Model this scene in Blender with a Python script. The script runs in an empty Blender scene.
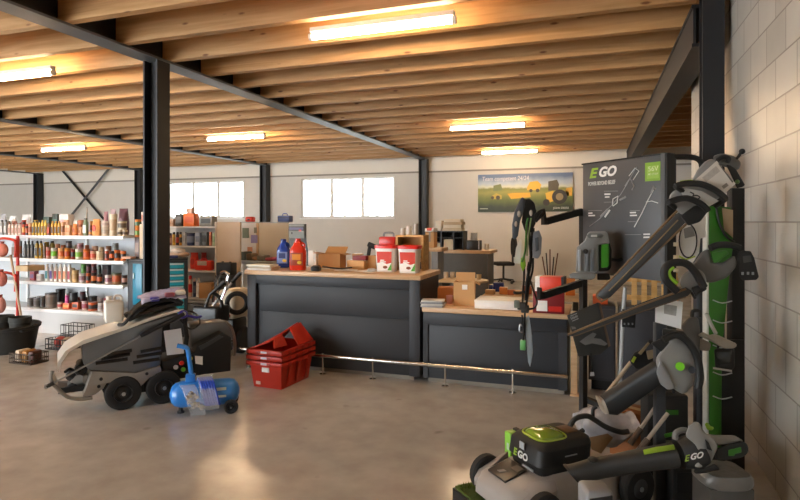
import bpy, bmesh, math, random
from mathutils import Vector, Matrix
random.seed(7)
SC = bpy.context.scene
COL = SC.collection
R = math.radians
# ---------------------------------------------------------------- camera geometry
F, TH, HZ, EYE = 565.0, R(19.04), 222.0, 1.65
CT, ST = math.cos(TH), math.sin(TH)
def ray(px, py):
    k, m = (px-400)/F, -(py-HZ)/F
    return Vector((k*CT-ST, k*ST+CT, m))
CAM = Vector((0, 0, EYE))
def D(px, py, d): return CAM + ray(px, py)*d
def PY(px, py, Y):
    r = ray(px, py); return CAM + r*(Y/r.y)
def PZ(px, py, z):
    r = ray(px, py); return CAM + r*((z-EYE)/r.z)
def DPY(px, Y): return Y/ray(px, HZ).y
FWD = Vector((-ST, CT, 0)); RGT = Vector((CT, ST, 0)); UP = Vector((0, 0, 1))
# ---------------------------------------------------------------- materials
_M = {}
def lin(h):
    h = h.lstrip('#')
    out = []
    for i in (0, 2, 4):
        v = int(h[i:i+2], 16)/255
        out.append(v/12.92 if v <= .04045 else ((v+.055)/1.055)**2.4)
    return (*out, 1)
def mat(hexc, rough=.5, metal=0, var=.12, scale=14, bump=0, coat=0, trans=0, alpha=1, name=None):
    key = (hexc, rough, metal, var, scale, bump, coat, trans, alpha)
    if key in _M: return _M[key]
    m = bpy.data.materials.new(name or 'paint_'+hexc.lstrip('#'))
    m.use_nodes = True
    nt = m.node_tree; b = nt.nodes['Principled BSDF']
    c = lin(hexc)
    tc = nt.nodes.new('ShaderNodeTexCoord')
    no = nt.nodes.new('ShaderNodeTexNoise'); no.inputs['Scale'].default_value = scale; no.inputs['Detail'].default_value = 4
    nt.links.new(tc.outputs['Object'], no.inputs['Vector'])
    mx = nt.nodes.new('ShaderNodeMix'); mx.data_type = 'RGBA'
    mx.inputs[6].default_value = tuple(max(0, v*(1-var)) for v in c[:3])+(1,)
    mx.inputs[7].default_value = tuple(min(1, v*(1+var)) for v in c[:3])+(1,)
    nt.links.new(no.outputs['Fac'], mx.inputs[0])
    nt.links.new(mx.outputs[2], b.inputs['Base Color'])
    b.inputs['Roughness'].default_value = rough; b.inputs['Metallic'].default_value = metal
    if coat: b.inputs['Coat Weight'].default_value = coat
    if trans: b.inputs['Transmission Weight'].default_value = trans
    if alpha < 1: b.inputs['Alpha'].default_value = alpha
    if bump:
        bp = nt.nodes.new('ShaderNodeBump'); bp.inputs['Strength'].default_value = bump; bp.inputs['Distance'].default_value = .01
        nt.links.new(no.outputs['Fac'], bp.inputs['Height']); nt.links.new(bp.outputs['Normal'], b.inputs['Normal'])
    _M[key] = m
    return m
def emit(hexc, strength, name):
    m = bpy.data.materials.new(name); m.use_nodes = True
    b = m.node_tree.nodes['Principled BSDF']
    b.inputs['Base Color'].default_value = lin(hexc)
    b.inputs['Emission Color'].default_value = lin(hexc); b.inputs['Emission Strength'].default_value = strength
    return m
# ---------------------------------------------------------------- mesh builder
class MB:
    def __init__(s, M=None):
        s.bm = bmesh.new(); s.M = M or Matrix()
    def _v(s, p): return s.bm.verts.new(s.M @ Vector(p))
    def _bev(s, geom_faces, b, seg=2):
        es = set()
        for f in geom_faces:
            for e in f.edges:
                if len(e.link_faces) == 2 and e.calc_face_angle(0) > .5: es.add(e)
        if es: bmesh.ops.bevel(s.bm, geom=list(es), offset=b, segments=seg, affect='EDGES', profile=.5, clamp_overlap=True)
    def box(s, x0, x1, y0, y1, z0, z1, b=0, seg=2):
        return s.hexa([(x0,y0,z0),(x1,y0,z0),(x1,y1,z0),(x0,y1,z0),(x0,y0,z1),(x1,y0,z1),(x1,y1,z1),(x0,y1,z1)], b, seg)
    def hexa(s, p, b=0, seg=2):
        v = [s._v(q) for q in p]
        fs = [s.bm.faces.new([v[i] for i in q]) for q in ((3,2,1,0),(4,5,6,7),(0,1,5,4),(1,2,6,5),(2,3,7,6),(3,0,4,7))]
        bmesh.ops.recalc_face_normals(s.bm, faces=fs)
        if b: s._bev(fs, b, seg)
        return s
    def obox(s, c, ax, ay, az, b=0, seg=2):
        c, ax, ay, az = map(Vector, (c, ax, ay, az))
        return s.hexa([c-ax-ay-az, c+ax-ay-az, c+ax+ay-az, c-ax+ay-az, c-ax-ay+az, c+ax-ay+az, c+ax+ay+az, c-ax+ay+az], b, seg)
    def prism(s, pts, vec, b=0, seg=2):
        vec = Vector(vec); pts = [Vector(p) for p in pts]
        a = [s._v(p) for p in pts]; c = [s._v(p+vec) for p in pts]
        n = len(pts)
        fs = [s.bm.faces.new(a), s.bm.faces.new(c[::-1])]
        for i in range(n): fs.append(s.bm.faces.new([a[i], c[i], c[(i+1) % n], a[(i+1) % n]]))
        bmesh.ops.recalc_face_normals(s.bm, faces=fs)
        if b: s._bev(fs, b, seg)
        return s
    def loft(s, rings, caps=True, closed=True):
        vs = [[s._v(p) for p in r] for r in rings]
        n = len(vs[0]); fs = []
        for a, c in zip(vs, vs[1:]):
            for i in range(n if closed else n-1):
                fs.append(s.bm.faces.new([a[i], a[(i+1) % n], c[(i+1) % n], c[i]]))
        if caps and closed:
            fs.append(s.bm.faces.new(vs[0][::-1])); fs.append(s.bm.faces.new(vs[-1]))
        bmesh.ops.recalc_face_normals(s.bm, faces=fs)
        return s
    def tube(s, pts, r, n=8, closed=False, flat=1):
        pts = [Vector(p) for p in pts]
        if not isinstance(r, (list, tuple)): r = [r]*len(pts)
        N = len(pts); tang = []
        for i in range(N):
            if closed: t = pts[(i+1) % N]-pts[i-1]
            else: t = pts[min(i+1, N-1)]-pts[max(i-1, 0)]
            tang.append(t.normalized())
        ref = Vector((0, 0, 1)) if abs(tang[0].z) < .9 else Vector((1, 0, 0))
        u = tang[0].cross(ref).normalized(); rings = []
        for i in range(N):
            u = (u-tang[i]*u.dot(tang[i])).normalized(); w = tang[i].cross(u)
            rings.append([pts[i]+(u*math.cos(a)+w*math.sin(a)*flat)*r[i] for a in (2*math.pi*j/n for j in range(n))])
        if closed: rings.append(rings[0]); return s.loft(rings, caps=False)
        return s.loft(rings)
    def cyl(s, p0, p1, r0, r1=None, n=16): return s.tube([p0, p1], [r0, r0 if r1 is None else r1], n)
    def lathe(s, prof, c=(0,0,0), axis=(0,0,1), n=20):
        c = Vector(c); ax = Vector(axis).normalized()
        ref = Vector((0, 0, 1)) if abs(ax.z) < .9 else Vector((1, 0, 0))
        u = ax.cross(ref).normalized(); w = ax.cross(u)
        return s.loft([[c+ax*h+(u*math.cos(a)+w*math.sin(a))*max(r, 1e-4) for a in (2*math.pi*j/n for j in range(n))] for r, h in prof])
    def ball(s, c, rx, ry=None, rz=None, n=14, m=8):
        ry = ry or rx; rz = rz or rx; c = Vector(c)
        return s.loft([[c+Vector((rx*math.cos(a)*math.sin(t), ry*math.sin(a)*math.sin(t), -rz*math.cos(t))) for a in (2*math.pi*j/n for j in range(n))]
                       for t in (max(.02, min(math.pi-.02, math.pi*i/m)) for i in range(m+1))])
    def torus(s, c, axis, Rr, r, n=20, m=8):
        c = Vector(c); ax = Vector(axis).normalized()
        ref = Vector((0, 0, 1)) if abs(ax.z) < .9 else Vector((1, 0, 0))
        u = ax.cross(ref).normalized(); w = ax.cross(u)
        return s.tube([c+(u*math.cos(a)+w*math.sin(a))*Rr for a in (2*math.pi*j/n for j in range(n))], r, m, closed=True)
    def build(s, name, m, parent=None, ang=35, origin=True):
        bm = s.bm
        if parent is not None and parent.get('_w') is not None:
            pm = Matrix([parent['_w'][i*4:i*4+4] for i in range(4)])
            bmesh.ops.transform(bm, matrix=pm.inverted(), verts=bm.verts)
        off = Vector()
        if parent is None and origin and len(bm.verts):
            xs = [v.co.copy() for v in bm.verts]
            off = Vector(((min(p.x for p in xs)+max(p.x for p in xs))/2, (min(p.y for p in xs)+max(p.y for p in xs))/2, min(p.z for p in xs)))
            bmesh.ops.translate(bm, vec=-off, verts=bm.verts)
        me = bpy.data.meshes.new(name); bm.to_mesh(me); bm.free()
        me.materials.append(m)
        for p in me.polygons: p.use_smooth = True
        me.set_sharp_from_angle(angle=R(ang))
        o = bpy.data.objects.new(name, me); COL.objects.link(o)
        o.location = off
        if parent is not None:
            o.parent = parent
            if parent.get('_w') is not None: o['_w'] = list(parent['_w'])
        else:
            o['_w'] = [x for row in Matrix.Translation(off) for x in row]
        return o
def tag(o, label, cat, group=None, kind=None):
    o['label'] = label; o['category'] = cat
    if group: o['group'] = group
    if kind: o['kind'] = kind
    return o
def thing(name, label, cat, loc=(0,0,0), rotz=0, group=None):
    o = bpy.data.objects.new(name, None); COL.objects.link(o)
    o.location = Vector(loc); o.rotation_euler = (0, 0, rotz)
    M = Matrix.Translation(Vector(loc)) @ Matrix.Rotation(rotz, 4, 'Z')
    o['_w'] = [x for row in M for x in row]
    return tag(o, label, cat, group)
def W(o): return Matrix([o['_w'][i*4:i*4+4] for i in range(4)])
def struct(o): o['kind'] = 'structure'; return o
def copy_tree(o, parent=None):
    c = o.copy(); COL.objects.link(c)
    if parent is not None: c.parent = parent
    for ch in list(o.children): copy_tree(ch, c)
    return c
def dup(o, loc, label, rotz=None, group=None):
    c = copy_tree(o); c.location = Vector(loc)
    if rotz is not None: c.rotation_euler = (0, 0, rotz)
    c['label'] = label
    if group: c['group'] = group
    return c
def smooth_path(pts, sub=6, closed=False):
    pts = [Vector(p) for p in pts]; out = []; n = len(pts)
    rng = range(n if closed else n-1)
    for i in rng:
        if closed: p0, p1, p2, p3 = pts[i-1], pts[i], pts[(i+1) % n], pts[(i+2) % n]
        else: p0, p1, p2, p3 = pts[max(i-1, 0)], pts[i], pts[i+1], pts[min(i+2, n-1)]
        for j in range(sub):
            t = j/sub
            out.append(.5*((2*p1)+(-p0+p2)*t+(2*p0-5*p1+4*p2-p3)*t*t+(-p0+3*p1-3*p2+p3)*t**3))
    if not closed: out.append(pts[-1])
    return out
_curves = []
def text(body, size, m, parent, origin, xdir, ydir, name='lettering', width=None, shear=0, bold=0, ext=.0008):
    """raised lettering lying on the plane spanned by xdir (reading direction) and ydir (up)"""
    cu = bpy.data.curves.new('t', 'FONT'); cu.body = body; cu.size = size; cu.extrude = ext; cu.shear = shear; cu.offset = bold
    cu.resolution_u = 3
    ob = bpy.data.objects.new('t', cu)
    dg = bpy.context.evaluated_depsgraph_get()
    COL.objects.link(ob); bpy.context.view_layer.update()
    me = bpy.data.meshes.new_from_object(ob.evaluated_get(bpy.context.evaluated_depsgraph_get()))
    bpy.data.objects.remove(ob); bpy.data.curves.remove(cu)
    x = Vector(xdir).normalized(); y = Vector(ydir).normalized(); z = x.cross(y)
    sx = 1
    if width:
        w = max(v.co.x for v in me.vertices)-min(v.co.x for v in me.vertices)
        sx = width/max(w, 1e-6)
    O = Vector(origin)
    pm = W(parent).inverted() if parent.get('_w') is not None else Matrix()
    for v in me.vertices:
        v.co = pm @ (O + x*v.co.x*sx + y*v.co.y + z*(v.co.z+ext))
    me.materials.clear(); me.materials.append(m); me.name = name
    o = bpy.data.objects.new(name, me); COL.objects.link(o); o.parent = parent
    if parent.get('_w') is not None: o['_w'] = list(parent['_w'])
    return o
def px_poly(pts, d): return [D(x, y, d) for x, y in pts]
# ================================================================ room shell
Y0, Y1, XL, XR = -6.0, 16.0, -24.0, 1.05
ZB = 3.5          # underside of the joists
ZT = 3.82         # deck
def nodes(m): return m.node_tree.nodes, m.node_tree.links
def floor_mat():
    m = bpy.data.materials.new('polished_concrete'); m.use_nodes = True
    N, L = nodes(m); b = N['Principled BSDF']
    tc = N.new('ShaderNodeTexCoord')
    n1 = N.new('ShaderNodeTexNoise'); n1.inputs['Scale'].default_value = .55; n1.inputs['Detail'].default_value = 6; n1.inputs['Roughness'].default_value = .6
    n2 = N.new('ShaderNodeTexNoise'); n2.inputs['Scale'].default_value = 5; n2.inputs['Detail'].default_value = 8
    n3 = N.new('ShaderNodeTexNoise'); n3.inputs['Scale'].default_value = 70; n3.inputs['Detail'].default_value = 3
    for n in (n1, n2, n3): L.new(tc.outputs['Object'], n.inputs['Vector'])
    r1 = N.new('ShaderNodeValToRGB'); r1.color_ramp.elements[0].position = .3; r1.color_ramp.elements[0].color = lin('aba8a3'); r1.color_ramp.elements[1].position = .72; r1.color_ramp.elements[1].color = lin('cecbc6')
    r2 = N.new('ShaderNodeValToRGB'); r2.color_ramp.elements[0].position = .3; r2.color_ramp.elements[0].color = (.8,.79,.78,1); r2.color_ramp.elements[1].position = .65; r2.color_ramp.elements[1].color = (1,1,1,1)
    mx = N.new('ShaderNodeMix'); mx.data_type = 'RGBA'; mx.blend_type = 'MULTIPLY'; mx.inputs[0].default_value = .8
    L.new(n1.outputs['Fac'], r1.inputs[0]); L.new(n2.outputs['Fac'], r2.inputs[0]); L.new(r1.outputs[0], mx.inputs[6]); L.new(r2.outputs[0], mx.inputs[7])
    v = N.new('ShaderNodeTexNoise'); v.inputs['Scale'].default_value = 3.1; v.inputs['Detail'].default_value = 2
    L.new(tc.outputs['Object'], v.inputs['Vector'])
    r3 = N.new('ShaderNodeValToRGB'); r3.color_ramp.elements[0].position = .70; r3.color_ramp.elements[0].color = (1,1,1,1); r3.color_ramp.elements[1].position = .78; r3.color_ramp.elements[1].color = (.55,.52,.5,1)
    L.new(v.outputs['Fac'], r3.inputs[0])
    mx2 = N.new('ShaderNodeMix'); mx2.data_type = 'RGBA'; mx2.blend_type = 'MULTIPLY'; mx2.inputs[0].default_value = 1
    L.new(mx.outputs[2], mx2.inputs[6]); L.new(r3.outputs[0], mx2.inputs[7]); L.new(mx2.outputs[2], b.inputs['Base Color'])
    rr = N.new('ShaderNodeMapRange'); rr.inputs['To Min'].default_value = .12; rr.inputs['To Max'].default_value = .30
    L.new(n2.outputs['Fac'], rr.inputs[0]); L.new(rr.outputs[0], b.inputs['Roughness'])
    bp = N.new('ShaderNodeBump'); bp.inputs['Strength'].default_value = .05; bp.inputs['Distance'].default_value = .01
    L.new(n2.outputs['Fac'], bp.inputs['Height']); L.new(bp.outputs['Normal'], b.inputs['Normal'])
    return m
def wood_mat(name, base, dark, axis='X', gscale=2.2, knots=True, rough=.6):
    m = bpy.data.materials.new(name); m.use_nodes = True
    N, L = nodes(m); b = N['Principled BSDF']; b.inputs['Roughness'].default_value = rough
    tc = N.new('ShaderNodeTexCoord'); mp = N.new('ShaderNodeMapping')
    sc = {'X': (.35, 6, 6), 'Y': (6, .35, 6), 'Z': (6, 6, .35)}[axis]
    mp.inputs['Scale'].default_value = sc
    L.new(tc.outputs['Object'], mp.inputs['Vector'])
    oi = N.new('ShaderNodeObjectInfo')
    ad = N.new('ShaderNodeVectorMath'); ad.operation = 'MULTIPLY_ADD'
    cb = N.new('ShaderNodeCombineXYZ')
    for i in range(3): L.new(oi.outputs['Random'], cb.inputs[i])
    L.new(cb.outputs[0], ad.inputs[0]); ad.inputs[1].default_value = (37, 53, 71); L.new(mp.outputs[0], ad.inputs[2])
    n = N.new('ShaderNodeTexNoise'); n.inputs['Scale'].default_value = gscale; n.inputs['Detail'].default_value = 6; n.inputs['Distortion'].default_value = 1.2
    L.new(ad.outputs[0], n.inputs['Vector'])
    r = N.new('ShaderNodeValToRGB'); r.color_ramp.elements[0].position = .32; r.color_ramp.elements[0].color = lin(dark); r.color_ramp.elements[1].position = .66; r.color_ramp.elements[1].color = lin(base)
    L.new(n.outputs['Fac'], r.inputs[0])
    out = r.outputs[0]
    if knots:
        mp2 = N.new('ShaderNodeMapping'); mp2.inputs['Scale'].default_value = (1.6, 5, 5)
        ad2 = N.new('ShaderNodeVectorMath'); ad2.operation = 'MULTIPLY_ADD'; ad2.inputs[1].default_value = (17, 29, 11)
        L.new(tc.outputs['Object'], mp2.inputs['Vector']); L.new(cb.outputs[0], ad2.inputs[0]); L.new(mp2.outputs[0], ad2.inputs[2])
        vo = N.new('ShaderNodeTexVoronoi'); vo.inputs['Scale'].default_value = 1.5
        L.new(ad2.outputs[0], vo.inputs['Vector'])
        rk = N.new('ShaderNodeValToRGB'); rk.color_ramp.elements[0].position = .06; rk.color_ramp.elements[0].color = (.35,.22,.14,1); rk.color_ramp.elements[1].position = .13; rk.color_ramp.elements[1].color = (1,1,1,1)
        L.new(vo.outputs['Distance'], rk.inputs[0])
        mx = N.new('ShaderNodeMix'); mx.data_type = 'RGBA'; mx.blend_type = 'MULTIPLY'; mx.inputs[0].default_value = 1
        L.new(out, mx.inputs[6]); L.new(rk.outputs[0], mx.inputs[7]); out = mx.outputs[2]
        tn = N.new('ShaderNodeMapRange'); tn.inputs['To Min'].default_value = .82; tn.inputs['To Max'].default_value = 1.08
        L.new(oi.outputs['Random'], tn.inputs[0])
        mx3 = N.new('ShaderNodeMix'); mx3.data_type = 'RGBA'; mx3.blend_type = 'MULTIPLY'; mx3.inputs[0].default_value = 1
        L.new(out, mx3.inputs[6]); L.new(tn.outputs[0], mx3.inputs[7]); out = mx3.outputs[2]
    L.new(out, b.inputs['Base Color'])
    return m
def block_mat():
    m = bpy.data.materials.new('painted_blockwork'); m.use_nodes = True
    N, L = nodes(m); b = N['Principled BSDF']; b.inputs['Roughness'].default_value = .35
    tc = N.new('ShaderNodeTexCoord'); sp = N.new('ShaderNodeSeparateXYZ'); cb = N.new('ShaderNodeCombineXYZ')
    L.new(tc.outputs['Object'], sp.inputs[0])
    a1 = N.new('ShaderNodeMath'); a1.inputs[1].default_value = .06; a2 = N.new('ShaderNodeMath'); a2.inputs[1].default_value = .10
    L.new(sp.outputs['Y'], a1.inputs[0]); L.new(sp.outputs['Z'], a2.inputs[0])
    L.new(a1.outputs[0], cb.inputs[0]); L.new(a2.outputs[0], cb.inputs[1])
    br = N.new('ShaderNodeTexBrick'); br.offset = .5
    br.inputs['Scale'].default_value = 1; br.inputs['Brick Width'].default_value = .39; br.inputs['Row Height'].default_value = .25
    br.inputs['Mortar Size'].default_value = .006; br.inputs['Mortar Smooth'].default_value = .3
    br.inputs['Color1'].default_value = lin('c9c4ba'); br.inputs['Color2'].default_value = lin('b5b0a6'); br.inputs['Mortar'].default_value = lin('8d857a')
    L.new(cb.outputs[0], br.inputs['Vector'])
    n = N.new('ShaderNodeTexNoise'); n.inputs['Scale'].default_value = 3; n.inputs['Detail'].default_value = 6
    L.new(tc.outputs['Object'], n.inputs['Vector'])
    mr = N.new('ShaderNodeMapRange'); mr.inputs['To Min'].default_value = .78; mr.inputs['To Max'].default_value = 1.08
    L.new(n.outputs['Fac'], mr.inputs[0])
    mx = N.new('ShaderNodeMix'); mx.data_type = 'RGBA'; mx.blend_type = 'MULTIPLY'; mx.inputs[0].default_value = 1
    L.new(br.outputs['Color'], mx.inputs[6]); L.new(mr.outputs[0], mx.inputs[7]); L.new(mx.outputs[2], b.inputs['Base Color'])
    bp = N.new('ShaderNodeBump'); bp.inputs['Strength'].default_value = .5; bp.inputs['Distance'].default_value = .006; bp.invert = True
    L.new(br.outputs['Fac'], bp.inputs['Height']); L.new(bp.outputs['Normal'], b.inputs['Normal'])
    return m
M_FLOOR = floor_mat(); M_BLOCK = block_mat()
M_JOIST = wood_mat('spruce_joist', 'cda06c', 'b3844f')
M_DECK = wood_mat('spruce_deck', 'c69e6e', 'a67c50', 'Y', 2.0, False)
M_STEEL = mat('222326', .5, .1, .1, 6, name='dark_steel_paint')
M_FLANGE = mat('5f6368', .45, .2, .1, 5, name='grey_steel_paint')
M_WALL = mat('cec9c0', .6, 0, .05, 3, name='cream_wall_panel')
M_WALLW = mat('dcd6ca', .6, 0, .03, 3, name='white_wall_panel')
M_SEAM_SHADE = mat('8d867b', .6)  # dark tone of the seam strip paints its thin shadow line
M_WHITE = mat('e9e9e6', .45, 0, .03)
def sbox(name, m, *a, b=0):
    return struct(MB().box(*a, b=b).build(name, m, origin=False))
sbox('floor', M_FLOOR, XL, 6, Y0, Y1, -.12, 0)
sbox('ceiling', M_DECK, XL-.2, 6.2, Y0-.2, Y1+.2, ZT, ZT+.15)
sbox('wall_right', M_BLOCK, XR, XR+.2, Y0, 7.25, 0, ZT)
sbox('wall_side', M_WALL, 6, 6.2, Y0, Y1, 0, ZT)
sbox('wall_left', M_WALLW, XL-.2, XL, Y0, Y1, 0, ZT)
# wall behind the camera, with a wide glazed shop door that lets the daylight in
wf = MB(); wf.box(XL, -21.5, Y0-.2, Y0, 0, ZT); wf.box(-6.5, 6, Y0-.2, Y0, 0, ZT); wf.box(-21.5, -6.5, Y0-.2, Y0, 3.3, ZT)
struct(wf.build('wall_front', M_WALLW, origin=False))
# back wall with two window openings, a lower field and a paler upper band divided by a narrow seam with its shadow line painted in
ZS, WZ0, WZ1 = 3.10, 1.77, 3.03
W1, W2 = (-8.84, -5.70), (-14.07, -11.0)
bw = MB()
for a, b_ in ((XL, W2[0]), (W2[1], W1[0]), (W1[1], 6)): bw.box(a, b_, Y1, Y1+.2, 0, ZS)
for w in (W1, W2): bw.box(w[0], w[1], Y1, Y1+.2, 0, WZ0); bw.box(w[0], w[1], Y1, Y1+.2, WZ1, ZS)
struct(bw.build('wall_back', M_WALL, origin=False))
sbox('trim_1', M_WALLW, XL, 6, Y1-.015, Y1+.2, ZS+.05, ZT)
sbox('trim_2', M_SEAM_SHADE, XL, 6, Y1-.025, Y1+.2, ZS, ZS+.05)
def window(i, w):
    o = MB().box(w[0], w[1], Y1+.03, Y1+.09, WZ0, WZ0+.07, .006)
    o.box(w[0], w[1], Y1+.03, Y1+.09, WZ1-.06, WZ1, .006)
    n = 3
    for k in range(n+1):
        x = w[0]+(w[1]-w[0])*k/n
        o.box(max(w[0], x-.05), min(w[1], x+.05), Y1+.031, Y1+.089, WZ0+.07, WZ1-.06)
    o.box(w[0]-.04, w[1]+.04, Y1-.06, Y1+.03, WZ0-.03, WZ0, .004)
    ob = struct(o.build('window_%d' % i, M_WHITE, origin=False))
    g = bpy.data.materials.get('clear_pane')
    if not g:
        g = bpy.data.materials.new('clear_pane'); g.use_nodes = True
        N, L = nodes(g)
        tr = N.new('ShaderNodeBsdfTransparent'); gl = N.new('ShaderNodeBsdfGlossy'); gl.inputs['Roughness'].default_value = .02
        fr = N.new('ShaderNodeFresnel'); ms = N.new('ShaderNodeMixShader')
        L.new(fr.outputs[0], ms.inputs[0]); L.new(tr.outputs[0], ms.inputs[1]); L.new(gl.outputs[0], ms.inputs[2]); L.new(ms.outputs[0], N['Material Output'].inputs['Surface'])
    for k in range(n):
        a = w[0]+(w[1]-w[0])*k/n+.05; b_ = w[0]+(w[1]-w[0])*(k+1)/n-.05
        MB().box(a, b_, Y1+.055, Y1+.065, WZ0+.07, WZ1-.06).build('pane', g, ob)
window(1, W1); window(2, W2)
# shop door behind the camera: frame and mullions
dm = MB()
for k in range(6):
    x = -21.5+15*k/5
    dm.box(max(-21.5, x-.05), min(-6.5, x+.05), Y0-.15, Y0-.05, 0, 3.3)
dm.box(-21.5, -6.5, Y0-.14, Y0-.06, 2.2, 2.3)
struct(dm.build('door_1', M_STEEL, origin=False))
# ---------------------------------------------------------------- steel frame
BX = [.93, -4.74, -10.1, -15.2, -20.05]
def column(x, y, z1, s=.22, rot=False, name='steel_column'):
    t = .02; h = s/2
    o = MB()
    if not rot: o.box(x-h, x+h, y-h, y-h+t, 0, z1); o.box(x-h, x+h, y+h-t, y+h, 0, z1); o.box(x-t/2, x+t/2, y-h+t, y+h-t, 0, z1)
    else: o.box(x-h, x-h+t, y-h, y+h, 0, z1); o.box(x+h-t, x+h, y-h, y+h, 0, z1); o.box(x-h+t, x+h-t, y-t/2, y+t/2, 0, z1)
    o.box(x-h-.04, x+h+.04, y-h-.04, y+h+.04, 0, .02)
    return struct(o.build(name, M_STEEL, origin=False))
column(-4.74, 5.2, ZB-.01, .2, True)
column(.91, 5.25, ZB+.3, .16)
for x in BX[1:]: column(x, Y1-.14, ZB-.01, .24, True)
# right hand beam hangs below the joists
rb = MB(); rb.box(.78, .99, 5.36, Y1-.03, ZB-.03, ZB); rb.box(.78, .99, 5.36, Y1-.03, ZB-.36, ZB-.33); rb.box(.79, .81, 5.36, Y1-.03, ZB-.33, ZB-.03)
struct(rb.build('steel_beam', M_STEEL, origin=False))
def floor_beam(x, y0, y1):
    w = .12
    o = MB().box(x-w, x+w, y0, y1, ZB-.025, ZB)
    b = struct(o.build('steel_beam', M_FLANGE, origin=False))
    MB().box(x-.012, x+.012, y0, y1, ZB, ZT-.01).build('web', M_STEEL, b)
    return b
for x in BX[1:4]: floor_beam(x, Y0, Y1-.02)
sbox('steel_beam', M_FLANGE, -20.17, -19.93, Y0, Y1-.02, ZB-.025, ZB)
# joists, one object each, bay by bay
bays = [(-4.715, .81), (-10.075, -4.765), (-15.175, -10.125), (-20.02, -15.225)]
y = 3.96-.67*3; ys = []
while y < Y1-.2: ys.append(y); y += .67
for bi, (a, b_) in enumerate(bays):
    for y in ys:
        if bi >= 2 and y < 6: continue
        e = (0 if bi else 0)
        if bi == 0 and y > 5.95:
            pass
        o = MB().box(a+.01, b_-.01 if bi else (b_ if y < 5.9 else 4.5), y-.045, y+.045, ZB+.001, ZT-.001)
        struct(o.build('joist_beam', M_JOIST, origin=True))
# wind bracing in the far left bay of the back wall
for p, q in (((50, 156), (101, 216)), ((111, 166), (66, 222))):
    A, B = PY(*p, Y1-.12 if p[0] < 60 else Y1-.2), PY(*q, Y1-.12 if p[0] < 60 else Y1-.2)
    dr = (B-A).normalized(); A2, B2 = A-dr*.15, B+dr*1.2
    struct(MB().tube([A2, B2], .06, 6, flat=.5).build('trim_3' if p[0] < 60 else 'trim_4', M_FLANGE if p[0] > 60 else M_STEEL, origin=False))
A, B = PY(-6, 170, Y1-.1), PY(10, 155, Y1-.1)
struct(MB().tube([A-(B-A)*.8, B], .05, 6).build('trim_5', M_STEEL, origin=False))
# ---------------------------------------------------------------- lamps
M_TUBE = emit('ffdcb0', 72, 'warm_tube')
M_LBODY = mat('d9d6cf', .4)
def lamp(x, y, label, L=1.36):
    t = thing('ceiling_light', label, 'ceiling light', (x, y, ZB-.12), 0, 'tube lights under the joists')
    t2 = MB().cyl((x-L/2, y, ZB-.085), (x+L/2, y, ZB-.085), .03, n=12)
    b = MB().box(x-L/2-.02, x+L/2+.02, y-.035, y+.035, ZB-.05, ZB-.004, .004)
    b.build('housing', M_LBODY, t)
    for s in (-1, 1): MB().cyl((x+s*(L/2+.002), y, ZB-.085), (x+s*(L/2+.035), y, ZB-.085), .034, n=12).build('end_cap', M_LBODY, t)
    t2.build('tube', M_TUBE, t)
lamp(-1.86, 4.82, 'large glowing tube light nearest the viewer, above the tall counter')
lamp(-1.9, 10.45, 'glowing tube light above the back desk, larger of the pair there')
lamp(-2.05, 14.4, 'glowing tube light closest to the tractor poster')
lamp(-7.14, 10.1, 'glowing tube light above the windowed back aisle, right of the tall dark column')
lamp(-12.2, 10.3, 'glowing tube light above the far white goods shelves')
lamp(-6.75, 4.97, 'glowing tube light cut off by the left edge of the picture')
lamp(-12.2, 4.9, 'unseen added tube light over the left end of the goods shelves')  # this and the following lamps are unseen, extending the rows to brighten the room
lamp(-17.4, 10.3, 'unseen added tube light over the far left corner')
lamp(-12.2, -.7, 'unseen added tube light over the left entrance floor')
lamp(-6.9, -.7, 'unseen added tube light over the entrance floor')

# ground and hedge outside the back windows
sbox('ground_outside', mat('8d8a84', .9), -40, 20, Y1+.2, 40, -.15, -.02)
hb = MB(); rgh = random.Random(2)
for k in range(5200):
    x = rgh.uniform(-16, -4); top_ = 2.55+.25*math.sin(x*1.7)+.2*math.sin(x*4.1); z = rgh.uniform(.1, 1)**.8*top_; y = 19.0+rgh.uniform(-.5, .5)
    a, b_ = rgh.uniform(0, 6.28), rgh.uniform(-.8, .8); u = Vector((math.cos(a), math.sin(a), b_)).normalized()*.06; v = u.cross(Vector((rgh.uniform(-1, 1), rgh.uniform(-1, 1), 1))).normalized()*.03
    c = Vector((x, y, z)); vs = [hb._v(c-u), hb._v(c+v), hb._v(c+u), hb._v(c-v)]; hb.bm.faces.new(vs)
for k in range(14): hb.cyl((-15.5+.85*k, 19, -.02), (-15.5+.85*k+.1, 19, 2.2), .03, .012, 6)
tag(hb.build('hedge', mat('3f5a2c', .7, 0, .5, 3)), 'loose green hedge growing outside the back windows', 'hedge', kind='stuff')
# ================================================================ service counter
M_SLATE = mat('2b2d32', .55, 0, .06, 5, name='slate_grey_laminate')
M_SLATE2 = mat('303338', .55, 0, .06, 5)
M_TOP = wood_mat('oak_worktop', 'd9b48c', 'c49c72', 'X', 2.5, False, .4)
M_KICK = mat('8d8376', .5)
M_CHROME = mat('d8d5cf', .18, 1, .02)
M_CARD = mat('b98a57', .75, 0, .06); M_CARD2 = mat('c79a66', .75, 0, .06)
M_PAPER = mat('efece6', .7, 0, .03); M_BLACK = mat('17181a', .45, 0, .1); M_RED = mat('c5281c', .35, 0, .06)
M_DKRED = mat('7d1a1c', .5); M_ORANGE = mat('e2631f', .4); M_BLUE = mat('27489c', .35); M_GREEN = mat('5f9f2a', .4)
M_GREY = mat('8c8f92', .5); M_LGREY = mat('b4b5b6', .45); M_DGREY = mat('3a3c3f', .5); M_SILVER = mat('a9abad', .3, .8)
YF = 5.54
XA, XB = -3.80, -1.69
t = thing('counter', 'tall slate grey shop counter with a pale wood top', 'counter', ((XA+XB)/2, 5.94, 0))
b = MB()
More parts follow.
